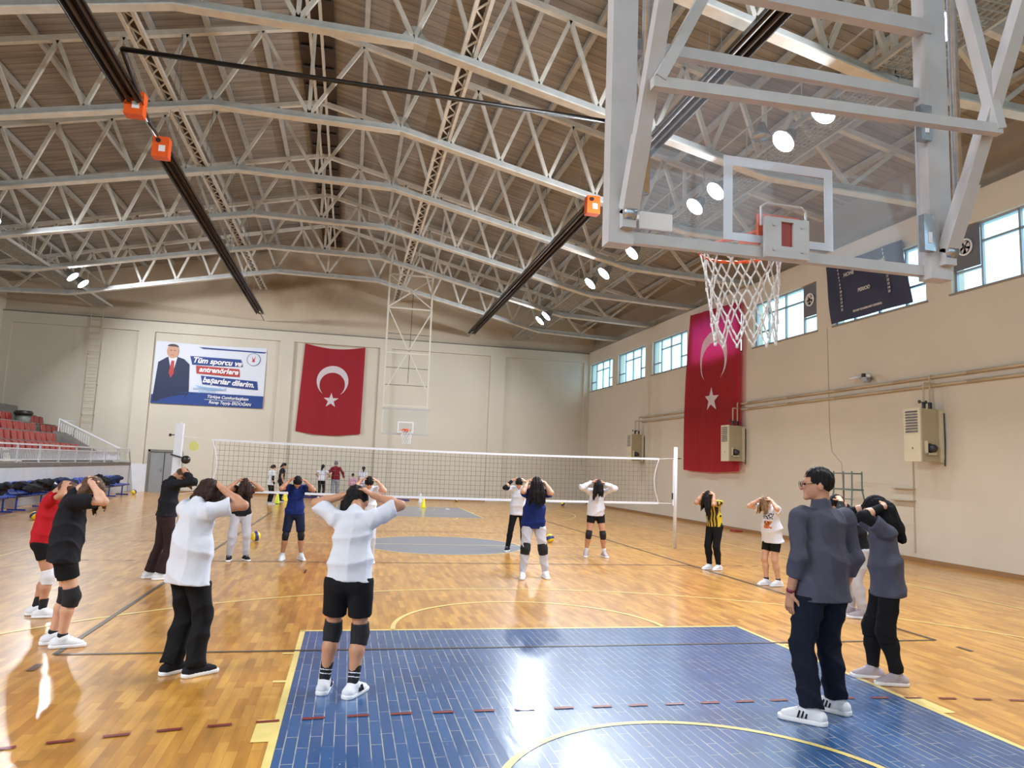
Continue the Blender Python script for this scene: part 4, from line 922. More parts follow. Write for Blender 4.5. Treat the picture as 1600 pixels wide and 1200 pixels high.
def folds(amp, seed, sc_=1.):
    rs = np.random.RandomState(seed); ph = rs.rand(10)*6.28; fr = 13+rs.rand(8)*11
    rg = lambda t: (1-np.abs(np.sin(t)))**1.6*1.6-.6
    def f(X):
        x, y, z = X[..., 0]*sc_, X[..., 1]*sc_, X[..., 2]*sc_
        a = rg(x*fr[0]+y*fr[1]*.5+1.3*np.sin(z*4+ph[0])+ph[1]); b = rg(z*fr[2]*.75+x*fr[3]*.55*np.sin(ph[2])+1.6*np.sin(x*5+ph[3])+y*3+ph[4]); c = np.sin(x*31+ph[5]+y*20-z*12)
        return -amp*(a*.55+b*.75)+amp*.12*c
    return f
def ik(a, b, l1, l2, pole):
    a = np.array(a, float); b = np.array(b, float); d = b-a; L = np.linalg.norm(d); L = min(L, (l1+l2)*.999); u = nrm(d)
    b = a+u*L; x = (l1*l1-l2*l2+L*L)/(2*L); hgt = math.sqrt(max(0, l1*l1-x*x)); p = np.array(pole, float); p = p-(p@u)*u; p = nrm(p)
    return a+u*x+p*hgt, b
def hand_sdf(W, E, d, n, side, sc_, curl=.5, res=.0045, spread=1.):
    """W wrist, E elbow, d finger direction, n palm normal (towards what it touches)"""
    S_ = SDF(res, .008); d = nrm(d); n = np.array(n, float); n = nrm(n-(n@d)*d); b = np.cross(d, n)*side
    S_.cone(W+(E-W)*.25, W, .031*sc_, .026*sc_, fs=True); S_.cone(W, W+d*.085*sc_, .017*sc_, .018*sc_, b, 2.0)
    for k, (off, ln) in enumerate(((-.030, .066), (-.010, .074), (.010, .070), (.030, .055))):
        p = W+d*.086*sc_+b*off*sc_; dd = nrm(d+b*off*3*spread); 
        for j, (fr, r) in enumerate(((.45, .0088), (.3, .0080), (.25, .0072))):
            c = curl*(.35+.75*j)+.04*k; dr = nrm(dd*math.cos(c)+n*math.sin(c)); q = p+dr*ln*fr*sc_*1.05; S_.cone(p, q, r*sc_, (r-.0008)*sc_, k=.004); p = q
    p = W+d*.025*sc_-b*.028*sc_; q = p+nrm(d*.6-b*.75+n*.3)*.038*sc_; S_.cone(p, q, .0125*sc_, .0105*sc_, k=.008); S_.cone(q, q+nrm(d*.85-b*.3+n*.35)*.034*sc_, .010*sc_, .0085*sc_, k=.004)
    return S_
SKIN = lambda nm, c: mat('skin_'+nm, c, .5, var=.06, vscale=9, spec=.35)
SK = {'a': SKIN('light', S(206, 158, 132)), 'b': SKIN('mid', S(186, 136, 108)), 'c': SKIN('tan', S(166, 116, 88))}
HAIR = {'black': mat('hair_black', S(24, 20, 21), .55, bump=.9, bscale=26, stretch=(5, 5, .4), spec=.2), 'brown': mat('hair_dark_brown', S(54, 36, 30), .55, bump=.9, bscale=26, stretch=(5, 5, .4), spec=.2, var=.3, vscale=20),
        'auburn': mat('hair_auburn', S(96, 62, 40), .4, bump=.9, bscale=26, stretch=(5, 5, .4), var=.4, vscale=20), 'blonde': mat('hair_blond_ends', S(132, 98, 62), .45, bump=.9, bscale=26, stretch=(5, 5, .4), var=.5, vscale=8)}
M_eye = mat('eye_dark', S(30, 24, 22), .2); M_lip = mat('lip', S(160, 92, 84), .5)
M_pad = mat('black_knee_pad', S(26, 26, 30), .9, bump=.3, bscale=40); M_padwh = mat('white_knee_pad', S(214, 214, 222), .8, bump=.4, bscale=30)
M_soleW = mat('white_sole', S(232, 232, 236), .5); M_shoeW = cloth('white_shoe', S(222, 224, 230), .06); M_shoeB = cloth('black_shoe', S(34, 34, 40)); M_shoeG = cloth('grey_lilac_shoe', S(176, 166, 172))

def person(label, x, y, hd, H=1.62, res=.011, hip=(0, 0), hipz=.90, lean=8, sl=0, bow=55, tilt=0, hyaw=0, skin='a', feet=((-.11, 0, -10), (.11, 0, 10)), arms='head', pole=(1, .25, -.25), pole2=None,
           wr=(.075, 0, 0), handv=None, top=None, bottom=None, pads=None, sock=None, shoe=None, shoe2=None, hair='black', locks=(), cap=1.0, male=False, extra=None, topz=None, name='person', group='players in the warm-up circle', seated=False, wide=1.0, hands=True, scarf=None, armfix=None):
    s = H/1.65; t = thing(name, label, 'person', (x, y, 0), -math.radians(hd), group)
    V = lambda *q: np.array(q, float)*s
    if topz:      # stature that puts the hands on the crown at the height they have in the place
        b_ = math.radians(bow); s = topz/(hipz+.50*math.cos(math.radians(lean))+.045+.085*math.cos(b_)-.022*math.sin(b_)+.118)
    l = math.radians(lean); sr = math.radians(sl); up = nrm([math.sin(sr), math.sin(l), math.cos(l)*math.cos(sr)]); rt = nrm(np.cross([0, 1, 0], [0, 0, 1])) ; rt = nrm(rt-(rt@up)*up); fw_ = np.cross(up, rt)
    P0 = V(hip[0], hip[1], hipz); Ch = P0+up*.33*s; Nb = P0+up*.50*s; shw = (.19 if male else .165)*wide
    lift = .005 if arms == 'head' else 0.
    shd = {sg: P0+up*((.44 if male else .455)+lift)*s+rt*sg*(shw-(.02 if arms == 'head' else 0))*s for sg in (-1, 1)}
    b = math.radians(bow); hy = math.radians(hyaw); tl = math.radians(tilt)
    fh = np.array([math.sin(hy)*math.cos(b), math.cos(hy)*math.cos(b), -math.sin(b)]); uh0 = np.array([math.sin(hy)*math.sin(b), math.cos(hy)*math.sin(b), math.cos(b)]); rh = np.cross(fh, uh0)
    uh = nrm(uh0*math.cos(tl)+rh*math.sin(tl)); rh = nrm(np.cross(fh, uh))
    nd = nrm(up+uh*.8); Nt = Nb+nd*.065*s; Hc = Nt+uh*.085*s+fh*.022*s
    hp = {sg: P0+V(sg*.088*wide, 0, -.04) for sg in (-1, 1)}; an = {}; kn = {}; td = {}
    for sg, (fx, fy, ta) in zip((-1, 1), feet):
        an[sg] = V(fx, fy, .085); a = math.radians(ta); td[sg] = np.array([math.sin(a), math.cos(a), 0])
        if seated: kn[sg], an[sg] = ik(hp[sg], an[sg], .40*s, .39*s, (sg*.3, .3, 1))
        else: kn[sg], _ = ik(hp[sg], an[sg], .405*s, .385*s, td[sg]+np.array([0, .5, 0]))
    # ---- arms
    el = {}; wrs = {}; hdir = {}; hn = {}
    for sg in (-1, 1):
        pl_ = pole if (sg == 1 or pole2 is None) else pole2; pl_ = np.array([sg*pl_[0], pl_[1], pl_[2]])
        if arms == 'head':
            hv = nrm(handv if handv is not None else (0, .12, 1)); hv = hv-(hv@rh)*rh; hv = nrm(hv)
            Wt = Hc+hv*(.050+wr[2])*s+rh*sg*(.125+(wr[0]-.075)*.6)*s-fw_*wr[1]*s+hv*(.012 if sg > 0 else 0)*s; el[sg], wrs[sg] = ik(shd[sg], Wt, .27*s, .245*s, pl_); 
            hdir[sg] = nrm(-rh*sg*.86+hv*.52); hn[sg] = -hv*.85-rh*sg*.5
        elif arms == 'down':
            Wt = shd[sg]+V(sg*.03, .05, -.525); el[sg], wrs[sg] = ik(shd[sg], Wt, .285*s, .26*s, (sg*.35, -1, 0)); hdir[sg] = nrm([0, .12, -1]); hn[sg] = np.array([-sg, .1, 0])
        else:
            Wt = P0+V(*arms[0 if sg < 0 else 1]); el[sg], wrs[sg] = ik(shd[sg], Wt, .27*s, .245*s, pl_); hdir[sg] = nrm(wrs[sg]-el[sg]); hn[sg] = np.array([-sg, .2, 0])
    # ---- continuous body
    B = SDF(res, .03*s); w_ = 1.28*wide
    B.cone(P0-up*.03*s, P0+up*.10*s, .108*s, .092*s, rt, w_).cone(P0+up*.10*s, P0+up*.36*s, .088*s, .108*s, rt, w_*.98).cone(shd[-1]-up*.025*s+rt*.02*s, shd[1]-up*.025*s-rt*.02*s, .047*s, .047*s).cone(Nb-up*.05*s, Nt+uh*.03*s, .056*s, .050*s)
    for sg in (-1, 1):
        B.cone(hp[sg], kn[sg], .086*s*wide, .054*s); mid = kn[sg]+(an[sg]-kn[sg])*.33-td[sg]*.012*s; B.cone(kn[sg], mid, .052*s, .055*s).cone(mid, an[sg], .055*s, .034*s)
        B.ell(P0+V(sg*.06, -.022, -.05), np.eye(3), np.array([.080, .082, .095])*s)
        B.cone(an[sg]-np.array([0, 0, .02*s]), an[sg]+td[sg]*.10*s-np.array([0, 0, .055*s]), .030*s, .020*s, k=.008)
        B.cone(shd[sg]-up*.012*s, el[sg], (.040 if male else .045)*s, .036*s).cone(el[sg], el[sg]+(wrs[sg]-el[sg])*.35, .038*s, .038*s).cone(el[sg]+(wrs[sg]-el[sg])*.35, wrs[sg], .037*s, .026*s)
    HB = SDF(min(res, .0065), .012*s)
    HB.ell(Hc+uh*.022*s-fh*.012*s, (rh, fh, uh), np.array([.074, .094, .088])*s).ell(Hc-uh*.035*s+fh*.022*s, (rh, fh, uh), np.array([.058, .070, .072])*s, k=.03*s).cone(Nb, Nt+uh*.03*s, .052*s, .052*s)
    HB.cone(Hc+fh*.085*s+uh*.01*s, Hc+fh*.105*s-uh*.022*s, .008*s, .014*s, k=.01).cone(Hc+fh*.080*s+uh*.024*s-rh*.03*s, Hc+fh*.080*s+uh*.024*s+rh*.03*s, .010*s, .010*s, k=.02).cone(Hc+fh*.080*s-uh*.062*s-rh*.012*s, Hc+fh*.080*s-uh*.062*s+rh*.012*s, .010*s, .010*s, k=.01).ell(Hc+fh*.078*s-uh*.088*s, (rh, fh, uh), np.array([.022, .02, .018])*s, k=.02)
    for sg in (-1, 1): HB.ell(Hc+rh*sg*.074*s-uh*.012*s-fh*.008*s, (rh, fh, uh), np.array([.010, .020, .032])*s, k=.006)
    parts = [B.mesh(), HB.mesh()]
    if hands:
        for sg in (-1, 1): parts.append(hand_sdf(wrs[sg], el[sg], hdir[sg], hn[sg], sg, s, .55 if arms == 'head' else .45, .0045 if res < .013 else .006).mesh())
    body = join_meshes(parts); bo_ = meshobj('body', body[0], body[1], SK[skin], t)
    if res < .02:
        em = MB()
        for sg in (-1, 1): em.lathe(tuple(Hc+fh*.086*s+uh*.004*s+rh*sg*.032*s), [(.001, -.008), (.009, -.004), (.009, .004), (.001, .008)], 8)
        em.build('eyes', M_eye, t, fix=False)
    # ---- top
    if top:
        tm, slv, hem, loose = top['m'], top.get('sleeve', .55), top.get('hem', -.10), top.get('loose', 1.)
        T = SDF(res, .035*s); hp_ = P0+up*hem*s
        T.cone(hp_-up*.06*s, P0+up*.15*s, (.132+.014*(loose-1)*3)*s, .118*s*loose, rt, w_*1.04).cone(P0+up*.12*s, P0+up*.37*s, .116*s*loose, .122*s, rt, w_).cone(shd[-1]-up*.012*s, shd[1]-up*.012*s, (.063 if male else .066)*s, (.063 if male else .066)*s)
        for sg in (-1, 1): T.cone(P0+up*.12*s+rt*sg*.055*s, P0-up*.26*s+rt*sg*.094*wide*s, .098*s, .125*s*(.5+.5*loose))
        T.cone(Nb-up*.04*s, Nb+nd*.015*s, .078*s, .066*s)
        for sg in (-1, 1):
            f = min(slv, 1.); e = shd[sg]+(el[sg]-shd[sg])*f; rr = (.074 if slv < 1 else .052)*s*(.6+.4*loose)
            T.cone(shd[sg]-up*.015*s, e, (.063 if male else .068)*s, rr*(.94 if male else 1), fe=slv < 1)
            if slv > 1: T.cone(el[sg], el[sg]+(wrs[sg]-el[sg])*(slv-1), .060*s, .052*s if slv < 1.7 else .044*s, fe=True)
        if top.get('collar'): T.cone(Nb, Nb+nd*.05*s, .072*s, .066*s, fe=True, k=.008)
        T.clip(hp_, -up); T.disp = folds(top.get('fold', .012)*s, int(abs(x*100+y*10)) % 97)
        to = sdfobj(top.get('n', 'shirt'), T, tm, t)
        if top.get('under'):
            Un = SDF(res, .02)
            for sg in (-1, 1):
                if top.get('under_from', 0): Un.cone(shd[sg]+(el[sg]-shd[sg])*.3, el[sg], .050*s, .045*s)
                else: Un.cone(shd[sg], el[sg], .052*s, .045*s)
                Un.cone(el[sg], el[sg]+(wrs[sg]-el[sg])*.92, .046*s, .034*s, fe=True)
            sdfobj('long_sleeves', Un, top['under'], t)
    # ---- bottom
    if bottom:
        bm, kind = bottom['m'], bottom['kind']; Q = SDF(res, .03*s); lo_ = bottom.get('loose', 1.)
        Q.cone(P0-up*.04*s, P0+up*.08*s, .118*s, .102*s, rt, w_).clip(P0+up*(top['hem']+.034 if top and 'hem' in top else -.05)*s, up)
        for sg in (-1, 1):
            Q.ell(P0+V(sg*.06, -.024, -.05), np.eye(3), np.array([.092, .094, .106])*s)
            if kind == 'shorts':
                ln = bottom.get('len', .5); Q.cone(hp[sg], hp[sg]+(kn[sg]-hp[sg])*ln, .098*s*wide*lo_, .082*s*lo_, fe=True, k=.015)
            else:
                rk = .064*s*lo_; ra = bottom.get('cuff', .052)*s; mid = kn[sg]+(an[sg]-kn[sg])*.35-td[sg]*.01; ek = kn[sg]+(an[sg]-kn[sg])*bottom.get('end', .97)
                Q.cone(hp[sg], kn[sg], .097*s*wide*(.5+.5*lo_), rk, k=.018).cone(kn[sg], mid, rk, .064*s*lo_, k=.018).cone(mid, ek, .064*s*lo_, ra, fe=True, k=.018)
        Q.disp = folds(.003*s if kind == 'leggings' or kind == 'shorts' else (.010 if lo_ > 1.1 else .003)*s, 31+int(abs(x*10)))
        sdfobj({'shorts': 'shorts', 'leggings': 'leggings'}.get(kind, 'trousers'), Q, bm, t)
    for sg in (-1, 1):
        if pads:
            dn = nrm(an[sg]-kn[sg]); pr_ = bottom.get('padr', .066) if bottom else .066
            Kp = SDF(min(res, .010), .01); Kp.cone(kn[sg]-nrm(kn[sg]-hp[sg])*.085*s, kn[sg], pr_*s, (pr_+.004)*s, fs=True).cone(kn[sg], kn[sg]+dn*.09*s, (pr_+.004)*s, (pr_-.004)*s, fe=True).ell(kn[sg]+td[sg]*.03*s, np.eye(3), np.array([.05, .05, .06])*s)
            sdfobj('knee_pad', Kp, pads, t)
        if sock:
            up_ = nrm(kn[sg]-an[sg]); Sx = SDF(min(res, .008), .01); Sx.cone(an[sg]-up_*.02*s, an[sg]+up_*sock[1]*s, .041*s, (.042+sock[1]*.05)*s, fe=True); so = sdfobj('sock', Sx, sock[0], t)
            if len(sock) > 2:
                for q in (.055, .085): r_ = (.0435+q*.05)*s; Sy = SDF(.006, .005).cone(an[sg]+up_*q*s, an[sg]+up_*(q+.013)*s, r_, r_, fe=True, fs=True); sdfobj('sock_stripe', Sy, sock[2], so)
        if shoe is not None:
            a0 = np.array([an[sg][0], an[sg][1], 0])+np.array([0, 0, max(0, an[sg][2]-.085*s)]); d_ = td[sg]; sd_ = np.cross(d_, [0, 0, 1]); z_ = np.array([0, 0, 1.])
            hl = a0-d_*.055*s; to_ = a0+d_*.17*s; Sh = SDF(min(res, .0075), .022*s)
            Sh.cone(hl+z_*.050*s, a0+d_*.015*s+z_*.095*s, .040*s, .044*s).cone(a0+d_*.02*s+z_*.075*s, to_-d_*.05*s+z_*.048*s, .042*s, .030*s, sd_, 1.15).cone(hl+z_*.038*s, to_-d_*.01*s+z_*.034*s, .040*s, .030*s, sd_, 1.2).clip(a0+z_*.012*s, -z_).clip(a0+z_*.118*s, z_)
            so = sdfobj('shoe', Sh, shoe, t)
            Sl = SDF(min(res, .0075), .01); Sl.cone(hl-d_*.004*s+z_*.016*s, to_+z_*.020*s, .046*s, .038*s, sd_, 1.12).clip(a0+z_*.001*s, -z_).clip(a0+z_*.036*s, z_); sdfobj('sole', Sl, shoe2 or M_soleW, so)
            lc = MB()
            for k in range(4):
                c = a0+d_*(.055+.020*k)*s+z_*(.108-.0115*k)*s; lc.tube(c-sd_*.020*s, c+sd_*.020*s, .0032, 5)
            if res < .013: lc.build('laces', M_padw if shoe is not M_shoeW else M_txtc, so, fix=False)
            if extra and 'stripes' in extra:
                m = MB()
                for k in range(3):
                    for ss in (-1, 1):
                        c = a0+d_*(.030+.024*k)*s+sd_*ss*.050*s; m.bar(c+z_*.038*s, c-d_*.014*s+z_*.082*s-sd_*ss*.008*s, .012, .012, tuple(sd_))
                m.build('side_stripes', M_pad, so, fix=False)
    # ---- hair
    if hair:
        Hm = scarf if scarf else HAIR[hair]; Hh = SDF(min(res, .008), .02*s); rr = np.array([.083, .100, .097])*s*cap
        Hh.ell(Hc+uh*.026*s-fh*.018*s, (rh, fh, uh), rr)
        for (a, b2, r0, r1, wv) in locks:
            A = Hc+rh*a[0]*s+fh*a[1]*s+uh*a[2]*s; Bq = A+V(*b2); md = (A+Bq)/2+rt*0; md2 = A+(Bq-A)*.8; Hh.cone(A, md, r0*s, (r0*.55+r1*.45)*s, rt if wv else None, 1+wv*.6).cone(md, md2, (r0*.55+r1*.45)*s, r1*.8*s, rt if wv else None, 1+wv*.6)
            rs_ = np.random.RandomState(int(abs(b2[2])*1000)+len(label))
            for q_ in range(6 if not scarf else 0):
                o_ = (rs_.rand(3)-.5)*2; A2 = A+o_*r0*.55*s; B3 = A+(Bq-A)*(.86+.3*rs_.rand())+rt*o_[0]*r1*(1.2+wv)*s+fw_*o_[1]*r1*s; m3 = (A2+B3)/2+rt*o_[0]*r0*.35*s
                Hh.cone(A2, m3, r0*.5*s, r0*.38*s, k=.012).cone(m3, B3, r0*.38*s, .007, k=.010)
        # face opening
        Hh.disp = (lambda X, c=Hc, f_=fh, u_=uh, r_=rh: .0035*np.sin(((X-c)@r_)*150+3*np.sin(((X-c)@u_)*14))+.002*np.sin(((X-c)@f_)*210+X[..., 2]*9))
        V_, F_ = Hh.mesh()
        if not locks or scarf or male:
            pass
        # carve: drop faces in front of the face
        cpt = V_-Hc; fr_ = cpt@fh; uu_ = cpt@uh; sd2 = np.abs(cpt@rh); mask = (fr_ > .045*s) & (uu_ < .055*s) & (uu_ > -.14*s) & (sd2 < .062*s) if not (locks and any(q[3] > .9 for q in ())) else np.zeros(len(V_), bool)
        if male: mask |= (uu_ < -.02*s) & (fr_ > -.02*s); mask |= uu_ < -.055*s
        if not (extra and 'facehair' in extra): F_ = F_[~mask[F_].all(1)]
        ho = meshobj('headscarf' if scarf else 'hair', V_, F_, Hm, t)
    if armfix: armfix(t, s, locals())
    return t, dict(Hc=Hc, fh=fh, uh=uh, rh=rh, el=el, wr=wrs, sh=shd, s=s, P0=P0, up=up, kn=kn, an=an, Nb=Nb, hdir=hdir)
# ================================================================== PEOPLE
_w = cloth('white_cotton', S(214, 217, 228), .05); _b = cloth('black_cotton', S(30, 30, 36), .1); _navy = cloth('navy_cotton', S(26, 42, 104)); _dn = cloth('dark_navy_sport_fabric', S(26, 32, 56)); _g = cloth('light_grey_jersey', S(190, 190, 200), .08)
_red = cloth('red_jersey', S(176, 28, 38)); _ch = cloth('charcoal_fleece', S(76, 76, 90), .12); _chd = cloth('charcoal_jersey', S(78, 78, 92), .12); _bk = cloth('jet_black_fabric', S(24, 24, 28)); _plum = cloth('plum_brown_leggings', S(52, 36, 38)); _nvt = cloth('midnight_track_fabric', S(22, 27, 42)); _mar = cloth('maroon_hoodie_fabric', S(118, 30, 44)); _jean = cloth('pale_denim', S(150, 160, 176)); _pink = cloth('pink_checked_fabric', S(190, 150, 168), .4); _lil = cloth('lilac_fabric', S(178, 168, 206)); _gs = cloth('grey_scarf_fabric', S(120, 118, 126)); _white2 = cloth('white_top_fabric', S(206, 209, 220), .04)
def stripes_mat():
    m = mat('yellow_black_stripe_fabric', S(28, 27, 30), .8); n = m.node_tree.nodes; l = m.node_tree.links; t = n.new('ShaderNodeTexCoord'); sp = n.new('ShaderNodeSeparateXYZ'); l.new(t.outputs['Object'], sp.inputs[0])
    w1 = n.new('ShaderNodeTexWave'); w1.bands_direction = 'X'; w1.inputs['Scale'].default_value = 5.5; w1.inputs['Distortion'].default_value = 1.5; l.new(t.outputs['Object'], w1.inputs[0])
    cr = n.new('ShaderNodeValToRGB'); cr.color_ramp.interpolation = 'CONSTANT'; cr.color_ramp.elements[0].color = (*S(28, 27, 30), 1); cr.color_ramp.elements[1].position = .55; cr.color_ramp.elements[1].color = (*S(206, 176, 40), 1)
    l.new(w1.outputs[0], cr.inputs[0]); l.new(cr.outputs[0], n['Principled BSDF'].inputs['Base Color']); return m
_str = stripes_mat()
def print_mat():
    m = mat('white_fabric_with_chest_print', S(214, 214, 222), .85, spec=.2); n = m.node_tree.nodes; l = m.node_tree.links; t = n.new('ShaderNodeTexCoord'); out = None
    def box_mask(cx, cz, hx, hz):
        mp = n.new('ShaderNodeMapping'); mp.inputs['Location'].default_value = (-cx/hx, -.2/.2, -cz/hz); mp.inputs['Scale'].default_value = (1/hx, 1/.2, 1/hz); l.new(t.outputs['Object'], mp.inputs[0])
        ab = n.new('ShaderNodeVectorMath'); ab.operation = 'ABSOLUTE'; l.new(mp.outputs[0], ab.inputs[0]); sp = n.new('ShaderNodeSeparateXYZ'); l.new(ab.outputs[0], sp.inputs[0])
        a = n.new('ShaderNodeMath'); a.operation = 'MAXIMUM'; l.new(sp.outputs[0], a.inputs[0]); l.new(sp.outputs[2], a.inputs[1]); c = n.new('ShaderNodeMath'); c.operation = 'MAXIMUM'; l.new(a.outputs[0], c.inputs[0]); l.new(sp.outputs[1], c.inputs[1])
        d = n.new('ShaderNodeMath'); d.operation = 'LESS_THAN'; l.new(c.outputs[0], d.inputs[0]); d.inputs[1].default_value = 1.; return d
    prev = None
    for (cx, cz, hx, hz, sc_, col, thr) in ((0, 1.13, .11, .05, 40, S(60, 70, 84), .5), (-.02, .99, .075, .06, 18, S(196, 110, 50), .42), (.0, 1.02, .05, .03, 40, S(50, 36, 30), .5)):
        k = box_mask(cx, cz, hx, hz); nz = n.new('ShaderNodeTexNoise'); nz.inputs['Scale'].default_value = sc_; l.new(t.outputs['Object'], nz.inputs[0]); g = n.new('ShaderNodeMath'); g.operation = 'GREATER_THAN'; l.new(nz.outputs[0], g.inputs[0]); g.inputs[1].default_value = thr
        mu = n.new('ShaderNodeMath'); mu.operation = 'MULTIPLY'; l.new(k.outputs[0], mu.inputs[0]); l.new(g.outputs[0], mu.inputs[1]); mx = n.new('ShaderNodeMixRGB'); l.new(mu.outputs[0], mx.inputs[0]); mx.inputs[2].default_value = (*col, 1)
        if prev: l.new(prev, mx.inputs[1])
        else: mx.inputs[1].default_value = (*S(214, 214, 222), 1)
        prev = mx.outputs[0]
    l.new(prev, n['Principled BSDF'].inputs['Base Color']); return m
_prt = print_mat()
_sk = (M_pad, .12)
# near left pair
person('person in a red shirt and white knee pads, behind the girl in black', -5.28, -7.4, 80, 1.52, hip=(0, .02), lean=5, bow=66, topz=1.42, skin='b', feet=((-.09, 0, 0), (.09, .10, 5)), top=dict(m=_red, sleeve=.6, hem=-.06, loose=1.05), bottom=dict(m=_bk, kind='shorts', len=.48, loose=1.05), pads=M_padwh, sock=(M_pad, .14), shoe=M_shoeW, hair='auburn', locks=(((0, .0, .07), (0, .12, -.16), .07, .035, .3),))
person('person in a black T-shirt, black shorts and black knee pads at the far left', -4.60, -8.72, 72, 1.62, .009, hip=(0, .0), lean=3, bow=70, topz=1.52, skin='a', feet=((-.12, -.03, 5), (.05, .05, 8)), pole=(.75, .8, -.8), wr=(.06, 0, 0), top=dict(m=_b, sleeve=.66, hem=-.12, loose=1.16), bottom=dict(m=_bk, kind='shorts', len=.58, loose=1.12, padr=.072), pads=M_pad, sock=(M_pad, .05), shoe=M_shoeW, hair='auburn',
    locks=(((.05, -.05, .03), (.05, -.13, -.17), .055, .025, .4), ((-.06, -.04, .04), (-.04, -.10, -.15), .055, .025, .4), ((0, .02, .07), (0, .05, -.20), .06, .03, .4), ((-.05, .05, .03), (-.02, .02, -.2), .04, .02, .3)))
person('person in a black long-sleeved top and plum leggings beside the left net post', -4.72, -4.9, 62, 1.60, hip=(.02, .10), lean=3, bow=72, topz=1.56, skin='b', feet=((-.1, -.03, 0), (.10, .06, 5)), pole=(.8, .7, .0), top=dict(m=_b, sleeve=1.8, hem=-.02, loose=1.05), bottom=dict(m=_plum, kind='trousers', loose=1.04, cuff=.078), shoe=M_shoeW, hair='auburn',
    locks=(((0, .03, .07), (.02, .12, -.13), .07, .04, .5), ((.05, 0, .05), (.05, .05, -.18), .05, .03, .3)))
person('person in a white T-shirt, long black trousers and black trainers, back turned', -3.34, -9.72, 40, 1.63, .009, hip=(.0, .0), lean=4, bow=68, topz=1.54, skin='b', feet=((-.10, 0, 10), (.10, .06, 15)), pole=(.9, .25, -.75), pole2=(.9, .2, -1.0), top=dict(m=_white2, sleeve=.62, hem=-.16, loose=1.22, fold=.012), bottom=dict(m=_bk, kind='trousers', loose=1.25, cuff=.088, end=1.0), shoe=M_shoeB, hair='brown',
    locks=(((-.05, -.03, .02), (-.09, -.06, -.16), .07, .05, .4), ((.05, 0, .02), (.03, -.04, -.16), .065, .045, .4), ((0, -.08, 0), (-.02, -.08, -.13), .07, .06, .5)))
person('person in a black sleeveless top and light grey joggers left of the net', -3.88, -2.9, 165, 1.50, lean=8, bow=72, topz=1.40, skin='b', feet=((-.15, 0, -12), (.15, 0, 12)), pole=(1, .5, -.7), top=dict(m=_b, sleeve=.22, hem=-.04, loose=1.0), bottom=dict(m=_g, kind='trousers', loose=1.2, cuff=.06), shoe=M_shoeB, hair='brown',
    locks=(((-.04, .04, .06), (-.06, .06, -.24), .07, .045, .3), ((.04, .04, .06), (.05, .06, -.20), .06, .04, .3)))
person('person in a navy T-shirt, navy shorts and black knee pads', -3.0, -2.76, 172, 1.56, lean=6, bow=68, topz=1.46, skin='b', feet=((-.17, 0, -14), (.17, 0, 14)), pole=(1, .7, -.9), wr=(.095, .0, -.02), top=dict(m=_navy, sleeve=.6, hem=-.04, loose=1.0), bottom=dict(m=_dn, kind='shorts', len=.84, loose=.95, padr=.060), pads=M_pad, sock=(_w, .06), shoe=M_shoeW, hair='black')
person('person in a white T-shirt, black shorts and striped socks standing on the blue key', -2.06, -10.3, 12, 1.64, .009, lean=6, bow=60, topz=1.54, skin='b', feet=((-.15, .02, -2), (.09, -.06, 22)), pole=(1.0, .10, -.5), wr=(.07, .02, .0), handv=(0, -.1, 1), top=dict(m=_white2, sleeve=.75, hem=-.04, loose=1.10, fold=.012), bottom=dict(m=_bk, kind='shorts', len=.66, loose=1.14, padr=.070), pads=M_pad, sock=(M_pad, .15, _w), shoe=M_shoeW, hair='black', extra={'stripes': 1},
    locks=(((-.02, -.08, .02), (-.08, -.05, -.22), .065, .045, .3), ((-.03, -.05, -.02), (-.05, -.05, -.18), .05, .03, .2)))
person('person in a white shirt, mostly hidden behind the girl on the blue key', -1.75, -3.0, 180, 1.60, lean=8, bow=66, topz=1.50, skin='a', feet=((-.12, 0, -10), (.12, 0, 10)), pole=(.8, .5, -1.0), wr=(.095, 0, -.01), top=dict(m=_w, sleeve=.5), bottom=dict(m=_g, kind='trousers', loose=1.05), shoe=M_shoeW, hair='black')
person('person in a white T-shirt with long black under-sleeves and black leggings', 1.42, -1.1, 196, 1.60, hip=(-.04, 0), lean=10, bow=60, topz=1.54, skin='a', feet=((-.18, .04, -5), (.17, 0, 8)), pole=(.9, .6, -.8), wr=(.1, 0, 0), top=dict(m=_w, sleeve=.6, hem=-.10, loose=1.12, under=_bk), bottom=dict(m=_bk, kind='leggings', loose=.95), sock=(_w, .06), shoe=M_shoeB, hair='black')
person('person in a navy T-shirt and pale joggers, long dark hair over the face', .95, -4.6, 188, 1.66, hip=(.06, .02), lean=10, bow=50, topz=1.61, skin='a', feet=((-.16, 0, -6), (.22, .10, 8)), pole=(.7, .9, -1.6), wr=(.085, .03, -.02), top=dict(m=_navy, sleeve=.62, hem=-.10, loose=1.18), bottom=dict(m=_g, kind='trousers', loose=1.12, cuff=.06, padr=.078), pads=M_pad, shoe=M_shoeW, hair='black', extra={'facehair': 1},
    locks=(((-.04, .03, .06), (-.06, .07, -.30), .055, .030, .2), ((.04, .03, .06), (.06, .06, -.34), .055, .026, .2), ((0, .05, .06), (0, .07, -.26), .06, .03, .3), ((.0, .02, .08), (-.02, .09, -.38), .04, .02, .0)))
person('person in a white long-sleeved top and black shorts in front of the net', 2.93, -1.85, 190, 1.60, lean=8, bow=56, topz=1.57, skin='b', feet=((-.19, 0, -12), (.19, 0, 12)), pole=(1, .3, -.35), top=dict(m=_w, sleeve=1.9, hem=-.04, loose=1.12), bottom=dict(m=_bk, kind='shorts', len=.42, loose=1.0, padr=.064), pads=M_pad, sock=(_w, .10), shoe=M_shoeG, hair='black', extra={'facehair': 1},
    locks=(((-.02, .05, .07), (-.03, .05, -.24), .065, .03, .4), ((.04, .04, .06), (.08, .05, -.28), .05, .02, .3)))
